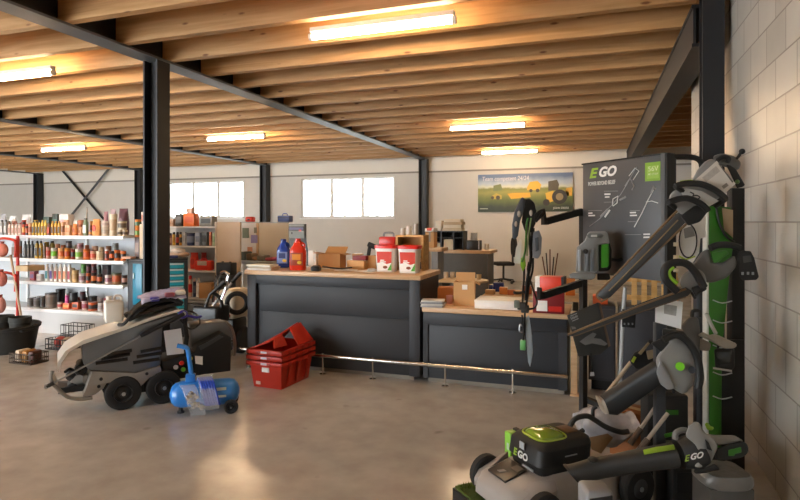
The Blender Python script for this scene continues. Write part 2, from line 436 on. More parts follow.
b.box(XA+.03, XB-.02, YF+.07, 6.32, .05, 1.05)                       # carcass behind the front
b.box(XA+.02, XA+.13, YF+.03, YF+.08, .05, 1.05, .003); b.box(XB-.13, XB-.015, YF+.03, YF+.08, .05, 1.05, .003)
b.box(XA+.13, XB-.13, YF+.03, YF+.08, .95, 1.05, .003)
b.build('body', M_SLATE, t)
MB().box(XA+.21, XB-.13, YF+.055, YF+.085, .05, .63, .002).build('front_panel', M_SLATE, t)
MB().box(XA+.17, XB-.13, YF+.05, YF+.085, .64, .94, .003).build('upper_panel', M_SLATE2, t)
MB().box(XA+.12, XB-.1, YF+.10, 6.25, 0, .05).build('plinth', M_KICK, t)
MB().box(XA, XB, YF, 6.34, 1.05, 1.10, .006).build('worktop', M_TOP, t)
LX0, LX1 = -1.68, -.23
t = thing('counter', 'low slate grey desk section of the counter with a pale wood top', 'counter', ((LX0+LX1)/2, 5.9, 0))
b = MB(); b.box(LX0+.01, LX1-.02, YF+.06, 6.2, .05, .725)
b.box(LX0+.01, LX1-.02, YF+.03, YF+.06, .60, .725, .003); b.box(LX0+.01, LX0+.06, YF+.03, YF+.06, .05, .6); b.box(LX1-.1, LX1-.02, YF+.03, YF+.06, .05, .6)
b.build('body', M_SLATE, t)
MB().box(LX0+.06, LX1-.1, YF+.045, YF+.065, .052, .595, .002).build('front_panel', M_SLATE2, t)
MB().box(LX0+.05, LX1-.05, YF+.09, 6.15, 0, .05).build('plinth', M_KICK, t)
MB().box(LX0+.002, LX1, YF+.005, 6.25, .73, .78, .006).build('worktop', M_TOP, t)
# foot rail
t = thing('foot_rail', 'polished metal foot rail running along the counter front', 'rail', (-2, 5.5, 0))
MB().cyl((-3.83, 5.50, .205), (-.24, 5.50, .205), .02, n=12).build('bar', M_CHROME, t)
for x in (-3.7, -2.78, -2.2, -1.42, -.75):
    b = MB().cyl((x, 5.50, 0), (x, 5.50, .187), .009, n=8); b.cyl((x, 5.50, 0), (x, 5.50, .012), .035, n=14)
    b.cyl((x, 5.50, .187), (x, 5.50, .235), .011, n=8)
    b.build('post', M_CHROME, t)
# ---------------------------------------------------------------- things on the tall counter
ZC = 1.101
def jug(px, base, w, h, col, capcol, label, lab_a, lab_b, grp=None):
    p = PZ(px, base, ZC); t = thing('jug', label, 'bottle', p, TH*.8)
    M0 = W(t); hw = w/2
    prof = []
    for z, sx, sy in ((0, .94, .9), (.012, 1, 1), (h*.62, 1, 1), (h*.72, .93, .95), (h*.86, .55, .7), (h*.92, .5, .6), (h*.93, .42, .5), (h, .40, .48)):
        ring = []
        for j in range(20):
            a = 2*math.pi*j/20; ca, sa = math.cos(a), math.sin(a)
            ex = lambda v: math.copysign(abs(v)**.55, v)
            ring.append((hw*sx*ex(ca), hw*.72*sy*ex(sa), z))
        prof.append(ring)
    MB(M0).loft(prof).build('body', mat(col, .25, 0, .05, coat=.3), t)
    MB(M0).tube(smooth_path([(hw*.72, 0, h*.70), (hw*.78, 0, h*.86), (hw*.40, 0, h*.93)], 4), .014, 8).build('handle', mat(col, .25, 0, .05, coat=.3), t)
    MB(M0).lathe([(.03, h*.99), (.033, h), (.033, h*1.06), (.028, h*1.075)], (0,0,0), n=16).build('cap', mat(capcol, .4), t)
    lb = MB(M0).box(-hw*.8, hw*.8, -hw*.745, -hw*.72, h*.17, h*.6, .003).build('label_panel', mat(lab_a, .4), t)
    MB(M0).box(-hw*.55, hw*.5, -hw*.765, -hw*.745, h*.36, h*.55).build('print', mat(lab_b, .4), lb)
    MB(M0).ball((hw*.35, -hw*.745, h*.27), .026, .006, .02).build('picture', mat('d6b53a', .5), lb)
jug(283.5, 267.5, .155, .32, '1f3f96', '1a2f7a', 'blue plastic jug on the tall counter, beside the red one', '7386b8', '22306a')
jug(298, 270, .185, .335, 'd8331d', 'c52814', 'red plastic jug on the tall counter, beside the blue one', '9c3a22', 'd98d2e')
def bucket(px, base, label):
    p = PZ(px, base, ZC); t = thing('bucket', label, 'bucket', p, R(3)); M0 = W(t)
    def ring(hx, hy, z, e=.35):
        f = lambda v: math.copysign(abs(v)**e, v)
        return [(hx*f(math.cos(a)), hy*f(math.sin(a)), z) for a in (2*math.pi*j/28 for j in range(28))]
    h = .29
    MB(M0).loft([ring(.098, .085, 0), ring(.100, .087, .008), ring(.112, .098, h-.045), ring(.118, .103, h-.044), ring(.118, .103, h-.012), ring(.114, .1, h-.012)]).build('body', mat('e8e2da', .3, 0, .02, coat=.3), t)
    MB(M0).loft([ring(.122, .107, h-.03), ring(.122, .107, h), ring(.112, .097, h+.005), ring(.105, .09, h-.002)]).build('lid', mat('d8281c', .3, 0, .04), t)
    sl = lambda z: -(.0875+.011*z/(h-.045))
    lb = MB(M0).prism([(-.08, sl(.02)-.002, .02), (.08, sl(.02)-.002, .02), (.085, sl(.225)-.002, .225), (-.085, sl(.225)-.002, .225)], (0, .004, 0)).build('label_panel', mat('f3efe9', .4, 0, .02), t)
    MB(M0).prism([(-.08, sl(.09)-.003, .1), (-.02, sl(.09)-.003, .11), (.03, sl(.09)-.003, .09), (.083, sl(.1)-.003, .105), (.085, sl(.225)-.003, .225), (-.085, sl(.225)-.003, .225)], (0, .003, 0)).build('red_print', mat('d23a22', .4), lb)
    MB(M0).prism([(.035, sl(.02)-.003, .022), (.08, sl(.02)-.003, .022), (.083, sl(.1)-.003, .105)], (0, .003, 0)).build('green_print', mat('4f9f2d', .4), lb)
    MB(M0).ball((.01, sl(.06)-.004, .055), .026, .004, .016).build('picture', mat('8a4a30', .5), lb)
    for zz, x0, x1 in ((.108, -.05, .02), (.125, -.045, .0)): MB(M0).box(x0, x1, sl(zz)-.006, sl(zz)-.001, zz, zz+.011, .002).build('white_print', mat('f3efe9', .4), lb)
    wire = smooth_path([(-.121, 0, h-.05), (-.128, -.05, h-.11), (-.07, -.115, h-.13), (.07, -.115, h-.13), (.128, -.05, h-.11), (.121, 0, h-.05)], 5)
bucket(386.8, 271.5, 'white square bucket with a red lid, left of its twin')
bucket(409.8, 272.5, 'white square bucket with a red lid, at the counter end')
def carton(c, hx, hy, hz, rz, label, m=None, name='cardboard_box', cat='box', flaps=0, tape=True, group=None):
    t = thing(name, label, cat, c, rz, group); M0 = W(t); m = m or M_CARD
    if flaps:
        o = MB(M0); w = .005
        o.box(-hx, hx, -hy, -hy+w, 0, 2*hz); o.box(-hx, hx, hy-w, hy, 0, 2*hz); o.box(-hx, -hx+w, -hy+w, hy-w, 0, 2*hz); o.box(hx-w, hx, -hy+w, hy-w, 0, 2*hz); o.box(-hx+w, hx-w, -hy+w, hy-w, 0, w)
        o.build('body', m, t)
        for i, (sx, sy) in enumerate(((1, 0), (-1, 0), (0, 1), (0, -1))):
            an = flaps[i]; L = .85*(hy if sx else hx)
            if an is None: continue
            d = Vector((sx, sy, 0))*math.cos(an)+Vector((0, 0, 1))*math.sin(an)
            s = Vector((0, hy-.006, 0)) if sx else Vector((hx-.006, 0, 0))
            e = Vector((sx*hx, sy*hy, 2*hz+.001))
            nrm = d.cross(s).normalized()*.004
            MB(M0).prism([e-s, e+s, e+s+d*L, e-s+d*L], nrm).build('flap', m, t)
    else:
        MB(M0).box(-hx, hx, -hy, hy, 0, 2*hz, .004).build('body', m, t)
        if tape:
            MB(M0).box(-hx-.001, hx+.001, -.025, .025, 2*hz*.7, 2*hz+.002).build('tape', mat('c9ae7e', .3), t)
    return t
def on(px, base, z, ymax=6.2):
    p = PZ(px, base, z)
    if p.y > ymax: p = PY(px, base, ymax); p.z = z
    return p
carton(on(334, 266, ZC)-Vector((0,.05,0)), .14, .09, .085, R(2), 'brown cardboard box with red print behind the papers on the tall counter', flaps=(R(-8), R(8), R(40), None))
t = carton(on(362, 268, ZC)-Vector((0,.1,0)), .115, .075, .05, R(-8), 'low brown carton on the tall counter beneath a dark red case', M_CARD2)
t = carton(Vector((on(351, 268, ZC).x+.05, 6.275, ZC)), .06, .04, .085, R(6), 'brown carton half hidden between the red-printed box and the low carton')
# papers, phone, strap
for i, (px, py, rz, lb) in enumerate(((346, 270, 20, 'white sheet of paper on the tall counter, in front of the open box'), (367, 271.5, -25, 'white sheet of paper on the tall counter beside the buckets'), (330, 268.6, 6, 'small white sheet of paper under the dark strap'))):
    p = on(px, py, ZC+.001*i); tag(MB(Matrix.Translation(p) @ Matrix.Rotation(R(rz), 4, 'Z')).box(-.13, .13, -.07, .07, 0, .004 if i < 2 else .0015).build('paper_sheet', M_PAPER), lb, 'paper')
p = on(316, 271, ZC); t = thing('card_terminal', 'small black card terminal beside the red jug', 'card terminal', p, R(15)); M0 = W(t)
MB(M0).prism([(-.05, -.06, 0), (.05, -.06, 0), (.05, .06, 0), (-.05, .06, 0)], (0, 0, .055), .012).build('body', M_BLACK, t)
MB(M0).box(-.035, .035, -.0, .05, .055, .062, .002).build('screen', mat('30373d', .15), t)
MB(M0).box(-.03, .03, -.05, -.01, .055, .06, .002).build('keypad', M_DGREY, t)
pts = [on(323, 266.5, ZC+.03), on(332, 268, ZC+.025), on(342, 268.6, ZC+.03), on(351, 267.5, ZC+.022)]
o = MB().tube(smooth_path(pts, 5), .016, 8, flat=.6).build('strap', M_BLACK); tag(o, 'black strap lying across the papers on the tall counter', 'strap')
p = on(312, 266.2, ZC); t = thing('paper_roll_pack', 'white upright pack standing left of the open brown box', 'pack', p, 0); M0 = W(t)
MB(M0).box(-.04, .04, -.03, .03, 0, .2, .008).build('wrapper', M_PAPER, t); MB(M0).box(.045, .075, -.03, .03, 0, .19, .006).build('card', M_PAPER, t)
p = on(374, 271.8, ZC); tag(MB().ball(p+Vector((-.03, 0, .021)), .05, .05, .02).build('tape_roll', M_LGREY), 'flat grey lump beside the left bucket', 'tape')
# magazine pads at the far left of the tall counter
for i, (dx, m, l) in enumerate(((0, 'd8d0c4', 'lowest'), (.015, 'b7a890', 'middle'), (-.01, 'e6dfd2', 'topmost'))):
    p = on(264, 269.5, ZC)+Vector((dx, -.02, .0205*i))
    tag(MB(Matrix.Translation(p)).box(-.16, .16, -.09, .09, 0, .019, .003).build('brochure_stack', mat(m, .5)), 'flat pad of brochures behind the blue jug, %s of three' % l, 'brochures')
# dark red case, red drill case and wooden crate behind the buckets
Yb = 6.16
p = on(366, 268, ZC)-Vector((0,.1,0)); p.z = 1.203+.004
tag(MB(Matrix.Translation(Vector((p.x, p.y, p.z)))).box(-.1, .07, -.07, .07, 0, .05, .008).build('tool_case', M_DKRED), 'flat dark red case lying on the low carton', 'case')
def Q(px, py): return PY(px, py, Yb)
c = Q(412, 250); t = thing('wooden_crate', 'open-fronted pale wood crate behind the right bucket', 'crate', (c.x, Yb, ZC), 0); M0 = W(t)
M_PINE = wood_mat('pine_crate', 'd8ae6e', 'bf9354', 'X', 3, False)
hx = .165; H = .40
MB(M0).box(-hx, hx, -.1, .12, H-.02, H).build('top_board', M_PINE, t); MB(M0).box(-hx, hx, -.1, .12, .10, .12).build('bottom_board', M_PINE, t)
for s in (-1, 1): MB(M0).box(s*hx-.012*(s+1), s*hx+.012*(1-s), -.1, .12, 0, H-.02).build('side_board', M_PINE, t)
MB(M0).box(-hx+.024, hx-.024, .1, .12, .12, H-.02).build('back_board', M_CARD, t)
for i, (x, z, r, nm) in enumerate(((-.085, .192, .042, 'left'), (.01, .187, .042, 'middle'), (.095, .187, .036, 'right'))):
    o = MB(M0).torus((x, 0, z), (0.1*i, 1, .15), r, .012, 16, 6); tag(o.build('cable_coil', M_BLACK), 'black coiled cable in the open wood crate, %s of three' % ['first from the left', 'second from the left', 'third from the left'][i], 'cable')
c = Q(391, 250); t = thing('tool_box', 'red hand tool case behind the left bucket', 'tool case', (c.x-.025, Yb-.01, ZC), 0); M0 = W(t)
MB(M0).box(-.1, .1, -.07, .07, .0, .26, .012).build('lower_case', M_DGREY, t)
MB(M0).box(-.1, .1, -.075, .075, .262, .38, .02).build('lid', M_RED, t)
MB(M0).tube(smooth_path([(-.06, 0, .37), (-.05, 0, .42), (.05, 0, .42), (.06, 0, .37)], 4), .012).build('handle', M_GREY, t)
c = Q(373, 244); t = thing('hand_drill', 'small black hand drill lying beside the red tool case', 'drill', (c.x, Yb-.02, 1.26), 0); M0 = W(t)
MB(M0).tube([(-.05, 0, .13), (.03, 0, .10), (.07, 0, .08)], [.03, .032, .015], 10).build('body', M_BLACK, t)
MB(M0).tube([(-.03, 0, .12), (-.05, 0, .0)], [.022, .024], 8).build('grip', M_BLACK, t)
carton(Vector((c.x+.01, Yb, ZC)), .05, .06, .078, 0, 'small brown carton holding up the black drill', tape=False)
# small cups and tins on the crate
for i, (px, h, col, l) in enumerate(((403, .08, 'b5b0a8', 'pale metal mug on the wood crate, first from the left'), (409, .1, 'c9c3b8', 'pale metal mug on the wood crate, second from the left'), (416, .13, 'a59f95', 'taller pale tin on the wood crate'))):
    q = PY(px, 232, Yb); tag(MB().lathe([(.028, 0), (.03, .005), (.03, h), (.026, h), (.025, .01)], (q.x, Yb, ZC+H+.001)).build('mug', mat(col, .4, .3)), l, 'mug')
for dx, h in ((0, .2), ):
    q = PY(417, 232, Yb)
# ---------------------------------------------------------------- things on the low counter
ZD = .781
for i, (col, dx) in enumerate((('9a9a98', 0), ('c2bdb4', .008), ('8d8f92', -.006), ('d5d0c8', .004))):
    p = PZ(432, 306.8, ZD); tag(MB(Matrix.Translation(Vector((p.x+dx, p.y+.03, ZD+.018*i))) @ Matrix.Rotation(R(4+2*i), 4, 'Z')).box(-.115, .115, -.08, .08, 0, .0175, .002).build('magazine', mat(col, .4)), 'thick grey magazine on the low counter, %s of the stack' % ('lowest', 'second from the bottom', 'third from the bottom', 'topmost')[i], 'magazine')
p = PZ(449.5, 303.5, ZD); tag(MB().lathe([(.028, 0), (.03, .004), (.036, .085), (.033, .085), (.028, .01)], (p.x, p.y, ZD)).build('cup', mat('d49a94', .4)), 'pink cup between the magazines and the tall box', 'cup')
p = PZ(463.5, 305.8, ZD)
t = carton(Vector((p.x, p.y+.06, ZD)), .108, .07, .122, R(6), 'tall open brown cardboard box on the low counter', M_CARD2, flaps=(R(-30), R(200), R(84), None))
MB(W(t)).box(-.02, .035, -.0745, -.07, .17, .22).build('label_sticker', M_PAPER, t)
p = PZ(500, 308, ZD); t = thing('flat_box', 'long white flat box on the low counter', 'box', (p.x, p.y+.02, ZD), R(1)); M0 = W(t)
MB(M0).box(-.24, .2, -.13, .22, 0, .085, .006).build('body', M_PAPER, t); MB(M0).box(-.242, .202, -.132, .222, .06, .088, .006).build('lid', mat('f2ede4', .6, 0, .02), t)
p = PZ(548, 313.5, ZD); t = thing('power_tool_box', 'dark red box on the low counter, beneath the orange-red one', 'box', (p.x, p.y+.1, ZD), R(2)); M0 = W(t)
MB(M0).box(-.145, .145, -.1, .1, 0, .205, .004).build('body', M_DKRED, t); MB(M0).box(-.11, -.01, -.1015, -.1, .02, .12).build('white_print', M_PAPER, t); MB(M0).box(0, .12, -.1015, -.1, .02, .07).build('red_print', M_RED, t)
q = Vector((p.x, p.y+.1, ZD+.207)); t = thing('power_tool_box', 'orange-red and white box lying on the dark red box', 'box', q, R(-6)); M0 = W(t)
MB(M0).box(-.07, .15, -.09, .09, 0, .14, .004).build('body', mat('d83a1c', .4), t); MB(M0).box(-.115, -.07, -.09, .09, 0, .14, .004).build('white_end', M_PAPER, t); MB(M0).box(.13, .152, -.091, .091, .001, .141).build('black_end', M_BLACK, t)
p = PZ(432, 299, ZD); carton(Vector((-1.56, 6.08, ZD)), .085, .1, .075, R(10), 'orange-brown carton on the low counter against the tall counter', mat('b8713c', .7), tape=False)
# ================================================================ wheeled machine, compressor, crates
PA = Vector((-3.92, 3.90, 0)); AU = Vector((.637, .771, 0)); AN = Vector((-.771, .637, 0)); ROTM = math.atan2(.771, .637)
def S(zx, zy, off=0):
    """photo point (in the 3.127x study crop of the machine) on the vertical plane along the machine's near side -> local (t, off, z)"""
    px, py = 30+zx/3.127, 260+zy/3.127
    r = ray(px, py); A = PA+AN*off
    d = A.dot(AN)/r.dot(AN); P = CAM+r*d
    return Vector(((P-PA).dot(AU), off, P.z))
mc = thing('wheeled_machine', 'grey metal wheeled machine with a slanted arm, louvred side and black tyres', 'machine', PA, ROTM)
MW = W(mc)
M_PANEL = mat('75787b', .32, .6, .1, 5); M_TAN = mat('938e87', .36, .5, .08, 5); M_ARM = mat('d8d2c8', .36, .35, .05, 5)
M_TYRE = mat('1b1b1c', .75, 0, .1); M_HUB = mat('2a2b2d', .5, .3); M_HOSE = mat('121214', .5)
def side(pts, off, th, b=.006):
    P = [S(x, y, off) for x, y in pts]
    return P, Vector((0, th, 0))
WM = .40
P, v = side([(162, 262), (300, 215), (460, 168), (478, 178), (470, 188), (415, 208), (408, 330), (330, 352), (185, 345), (165, 322)], 0, WM)
body = MB(MW).prism(P, v, .012).build('body_panel', M_PANEL, mc)
# louvres: raised hoods on the near side
for (x0, y0), (x1, y1) in (((205, 322), (305, 308)), ((222, 308), (312, 293)), ((240, 295), (318, 281)), ((322, 320), (405, 308)), ((333, 302), (412, 289)), ((345, 286), (415, 273))):
    A, B = S(x0, y0), S(x1, y1)
    MB(MW).prism([A+Vector((0, -.02, -.008)), B+Vector((0, -.02, -.008)), B+Vector((0, -.001, .012)), A+Vector((0, -.001, .012))], (0, .0, -.006)).build('louvre', M_BLACK, body)
P, v = side([(188, 347), (330, 354), (408, 332), (412, 352), (375, 368), (350, 392), (340, 405), (240, 385), (230, 402), (205, 420), (178, 428), (164, 428), (178, 395), (193, 352)], -.012, WM+.02)
MB(MW).prism(P, v, .008).build('chassis', M_TAN, mc)
for zx, zy in ((215, 395), (222, 372), (365, 355)):
    A = S(zx, zy, -.013); MB(MW).cyl(A, A+Vector((0, -.012, 0)), .014, n=10).build('bolt', M_BLACK, mc)
# arm: bent plate pair joined by a top skin
top = [(466, 154), (385, 178), (300, 208), (168, 250), (112, 284), (86, 322), (86, 350)]
bot = [(470, 160), (390, 185), (300, 218), (165, 264), (122, 288), (98, 322), (92, 352)]
rings = []
for a, c in zip(top, bot):
    A, B = S(*a, -.02), S(*c, -.02)
    rings.append([A, A+Vector((0, WM+.04, 0)), B+Vector((0, WM+.04, 0)), B])
MB(MW).loft(rings).build('lift_arm', M_ARM, mc)
# front skid frame of bent tube, both sides, and cross tube
for off in (0, WM):
    MB(MW).tube(smooth_path([S(70, 345, off), S(66, 372, off), S(84, 400, off), S(118, 428, off), S(160, 435, off), S(195, 430, off)], 5), .017, 8).build('skid_tube', M_TAN, mc)
MB(MW).tube([S(118, 428, 0), S(118, 428, WM)], .016, 8).build('cross_tube', M_TAN, mc)
MB(MW).prism([S(62, 350, -.01), S(74, 348, -.01), S(88, 385, -.01), S(80, 395, -.01), S(62, 372, -.01)], (0, .02, 0), .003).build('front_plate', M_ARM, mc)
# engine parts in the open front
for zx, zy, r, h, m in ((150, 380, .055, .2, M_SILVER), (128, 365, .04, .16, M_DGREY), (160, 345, .05, .22, M_BLACK), (135, 400, .045, .25, M_DGREY), (175, 375, .04, .2, M_TAN)):
    A = S(zx, zy, .12); MB(MW).lathe([(r*.6, 0), (r, .01), (r, h*.4), (r*.7, h*.45), (r*.7, h)], A, (0, 1, .1), 14).build('engine_part', m, mc)
MB(MW).tube(smooth_path([S(110, 350, .1), S(125, 340, .16), S(150, 352, .1), S(165, 330, .2)], 5), .012, 8).build('hose', M_HOSE, mc)
MB(MW).box(*(lambda A: (A.x-.12, A.x+.16, .1, WM-.06, A.z-.02, A.z+.03))(S(140, 415, 0))).build('engine_tray', M_BLACK, mc)
# long gas strut
A, B, C, E = S(52, 396, -.05), S(75, 384, -.05), S(345, 238, -.05), S(482, 168, -.05)
MB(MW).tube([A, B], .017, 10).build('strut_end', M_BLACK, mc)
MB(MW).tube([B, C], .0075, 8).build('strut_rod', M_SILVER, mc)
MB(MW).tube([C, C+(E-C)*.08, E], [.017, .02, .02], 10).build('strut_cylinder', M_BLACK, mc)
for q in (A, E): MB(MW).cyl(q+Vector((0, -.012, 0)), q+Vector((0, .05, 0)), .018, n=10).build('strut_pin', M_SILVER, mc)
def wheel(c, r, w, n=28, hub=.5, parent=None, name='wheel', m=None):
    """tyre with rounded shoulders about a horizontal axle along local y, hub as sub-part"""
    prof = [(r*hub, -w/2+.01), (r*.8, -w/2), (r*.95, -w*.42), (r, -w*.25), (r, w*.25), (r*.95, w*.42), (r*.8, w/2), (r*hub, w/2-.01)]
    o = MB(W(parent)).lathe(prof, c, (0, 1, 0), n).build(name, m or M_TYRE, parent)
    c = Vector(c)
    MB(W(parent)).lathe([(.01, -w/2-.012), (r*.16, -w/2-.01), (r*.18, -w/2+.006), (r*(hub-.08), -w/2+.014), (r*hub, -w/2-.004), (r*(hub+.03), -w/2+.01), (r*(hub+.03), w/2-.01), (.01, w/2-.005)], c, (0, 1, 0), n).build('hub', M_HUB, o)
    MB(W(parent)).cyl(c+Vector((0, -w/2-.014, 0)), c+Vector((0, -w/2-.024, 0)), r*.11, n=10).build('axle_nut', M_SILVER, o)
    return o
for t0 in (0.0, .333):
    for off in (.02, WM-.02): wheel((t0, off, .15), .15, .1, parent=mc)
MB(MW).box(-.1, .45, .1, WM-.1, .1, .2).build('axle_beam', M_BLACK, mc)
# black rear housing with a pale instruction sheet
P, v = side([(412, 318), (470, 300), (515, 288), (522, 268), (602, 226), (630, 242), (628, 348), (545, 358), (470, 372), (420, 368)], .03, WM-.06)
rear = MB(MW).prism(P, v, .012).build('rear_housing', M_BLACK, mc)
P, v = side([(528, 270), (545, 262), (570, 249), (592, 236), (606, 240), (560, 268), (535, 282)], .022, .012)
MB(MW).prism(P, v).build('warning_strip', M_DGREY, rear)
MB(MW).prism([S(516, 300, .02), S(540, 302, .02), S(540, 328, .02), S(518, 324, .02)], (0, .012, 0)).build('label_sticker', M_PAPER, rear)
for zx, zy, m, nm in ((473, 322, M_RED, 'stop_button'), (455, 335, M_LGREY, 'dial'), (478, 342, M_GREEN, 'start_button'), (500, 308, mat('c9b03a', .4), 'yellow_button')):
    A = S(zx, zy, .03); MB(MW).cyl(A, A+Vector((0, -.03, .005)), .02, n=12).build(nm, m, rear)
MB(MW).prism([S(418, 222, -.02), S(472, 214, -.02), S(482, 292, -.02), S(428, 298, -.02)], (0, .004, 0)).build('paper_sheet', mat('cfd2d6', .6, 0, .03), mc)
# rear post with hand controls
MB(MW).tube([S(484, 292, .05), S(490, 240, .05), S(480, 165, .05)], .022, 10).build('control_post', M_BLACK, mc)
MB(MW).tube(smooth_path([S(470, 185, .05), S(500, 215, 0), S(530, 200, .1), S(520, 170, .2), S(488, 160, .15)], 6, True), .009, 6, closed=True).build('cable', M_BLACK, mc)
A = S(478, 170, .0); MB(MW).ball(A, .045, .04, .04).build('control_knob', mat('3a2f9c', .35), mc)
MB(MW).tube([S(482, 172, .0), S(520, 180, .03), S(535, 176, .05)], .012, 8).build('lever', mat('3a2f9c', .35), mc)
# grey hood behind the post
P, v = side([(500, 200), (610, 192), (630, 215), (640, 250), (520, 266), (505, 282)], .16, WM-.2)
MB(MW).prism(P, v, .02).build('rear_hood', M_PANEL, mc)
MB(MW).tube(smooth_path([S(560, 192, .3), S(610, 194, .3), S(632, 220, .3), S(640, 262, .3), S(638, 300, .3)], 5), .017, 8).build('grab_tube', M_TAN, mc)
A = S(575, 217, .335); MB(MW).ball(A, .02).build('red_knob', M_RED, mc)
# canister and cable bundle lying on the arm's top skin
edge = sorted((S(*p, -.02).x, S(*p, -.02).z) for p in top[:5])
def ztop(x):
    for (a, za), (b_, zb) in zip(edge, edge[1:]):
        if x <= b_: return za+(zb-za)*(x-a)/(b_-a)
    return edge[-1][1]
tx = lambda zx: S(zx, 180, .1).x
A = Vector((tx(276)-.02, .29, 0)); A.z = max(ztop(A.x-.09), ztop(A.x+.08))+.004
t = thing('canister', 'white plastic canister standing on the arm beside the black cable bundle', 'canister', MW @ A, ROTM)
b0 = W(t)
MB(b0).box(-.08, .075, -.08, .08, 0, .19, .02, 3).build('body', mat('e6e2d8', .35, 0, .02), t)
MB(b0).cyl((-.04, 0, .198), (-.04, 0, .232), .026, n=14).build('cap', mat('e6e2d8', .35, 0, .02), t); MB(b0).tube(smooth_path([(0, 0, .19), (.01, 0, .23), (.055, 0, .225), (.065, 0, .19)], 4), .012).build('handle', M_PAPER, t)
x0, x1 = tx(322), tx(476)
t = thing('cable_bundle', 'bundle of black cables under clear plastic lying on the grey machine', 'cable', MW @ Vector(((x0+x1)/2, .2, ztop((x0+x1)/2))), ROTM)
rng = random.Random(3)
for k in range(18):
    o = .05+.27*(k % 9)/8; hi = k//9
    xs = [x0-.01+rng.uniform(-.01, .02)-.03*(1-hi), x0+.1, (x0+x1)/2, x1-.1, x1-.01]
    dz = [.034, .052+.05*hi, .05+.06*hi, .042+.05*hi, .034]
    MB(MW).tube(smooth_path([(x, o+rng.uniform(-.008, .008), ztop(x)+z+rng.uniform(0, .012)) for x, z in zip(xs, dz)], 4), .024, 7).build('cable', M_HOSE, t)
MB(MW).tube(smooth_path([(x0+.12, .03, ztop(x0+.12)+.12), (x0+.04, .01, ztop(x0)+.13), (x0-.03, 0, ztop(x0)+.06), (x0-.08, .01, ztop(x0-.08)+.024), (x0-.12, .06, ztop(x0-.12)+.022)], 5), .015, 8).build('looped_cable', M_HOSE, t)
M_PLASTIC = mat('a9a6c4', .22, 0, .3, 22, .8)
grid = []
for i in range(17):
    u = i/16; x = x0+.06+(x1-x0-.04)*u; row = []
    for j in range(9):
        w_ = j/8
        row.append(Vector((x, .0+.38*w_, ztop(min(x, edge[-1][0]))+.115+.075*math.sin(math.pi*(.12+.76*w_))+.02*math.sin(5*u+9*w_)-.03*u+rng.uniform(-.006, .006))))
    grid.append(row)
def sheet(M, grid, name, m, parent, th=.002):
    o = MB(M); vs = [[o._v(p) for p in r] for r in grid]
    for i in range(len(vs)-1):
        for j in range(len(vs[0])-1): o.bm.faces.new([vs[i][j], vs[i+1][j], vs[i+1][j+1], vs[i][j+1]])
    ob = o.build(name, m, parent); s = ob.modifiers.new('s', 'SOLIDIFY'); s.thickness = th
    return ob
sheet(MW, grid, 'plastic_cover', M_PLASTIC, t, .004)
for x, c in ((x1-.015, 'd9d6cf'), (x1-.11, '8a4a5c'), (x1-.24, '4a46a8')):
    MB(MW).box(x-.05, x+.03, .01, .09, ztop(x)+.125, ztop(x)+.165, .012).build('coloured_wrap', mat(c, .4), t)
# ---------------------------------------------------------------- blue compressor tank on wheels
a = PZ(184, 408.5, 0); CL = a+Vector((0, 0, .165)); 
tk0 = Vector((a.x+.05, a.y-.10, 0)); dirc = (Vector((.83, .56, 0))).normalized()
rotc = math.atan2(dirc.y, dirc.x)
cp = thing('air_compressor', 'small blue air compressor tank on wheels in front of the grey machine', 'compressor', tk0, rotc); CW = W(cp)
M_CB = mat('2f7fd2', .3, 0, .06, coat=.3); r = .112; zc = .16; Lc = .40
MB(CW).lathe([(.02, -.09), (r*.6, -.075), (r*.88, -.045), (r, 0), (r, Lc), (r*.88, Lc+.045), (r*.6, Lc+.075), (.02, Lc+.09)], (0, 0, zc), (1, 0, 0), 28).build('tank', M_CB, cp)
MB(CW).tube(smooth_path([(.09, 0, zc+r-.01), (.08, 0, zc+r+.1), (.06, 0, zc+r+.25), (.04, 0, zc+r+.29), (-.03, 0, zc+r+.31)], 5), .02, 10).build('handle', M_CB, cp)
MB(CW).box(.04, .12, -.03, .03, zc+r-.012, zc+r+.06, .01).build('handle_bracket', M_CB, cp)
for s in (-1, 1): wheel((Lc+.02, s*.13, .06), .06, .035, 20, parent=cp)
MB(CW).cyl((Lc+.02, -.12, .06), (Lc+.02, .12, .06), .01).build('axle', M_BLACK, cp)
MB(CW).tube([(.0, 0, zc-r+.004), (.0, 0, .015)], .018).build('foot', M_BLACK, cp); MB(CW).cyl((0, 0, 0), (0, 0, .016), .03).build('foot_pad', M_BLACK, cp)
MB(CW).prism([(Lc-.12, -r-.003, zc-.02), (Lc-.02, -r-.003, zc-.02), (Lc-.02, -r*.9, zc+.06), (Lc-.12, -r*.9, zc+.06)], (0, .006, 0)).build('label_sticker', mat('cfd8d0', .4), cp)
MB(CW).box(Lc-.12, Lc+.03, -.05, .05, .068, .075).build('axle_plate', M_CB, cp)
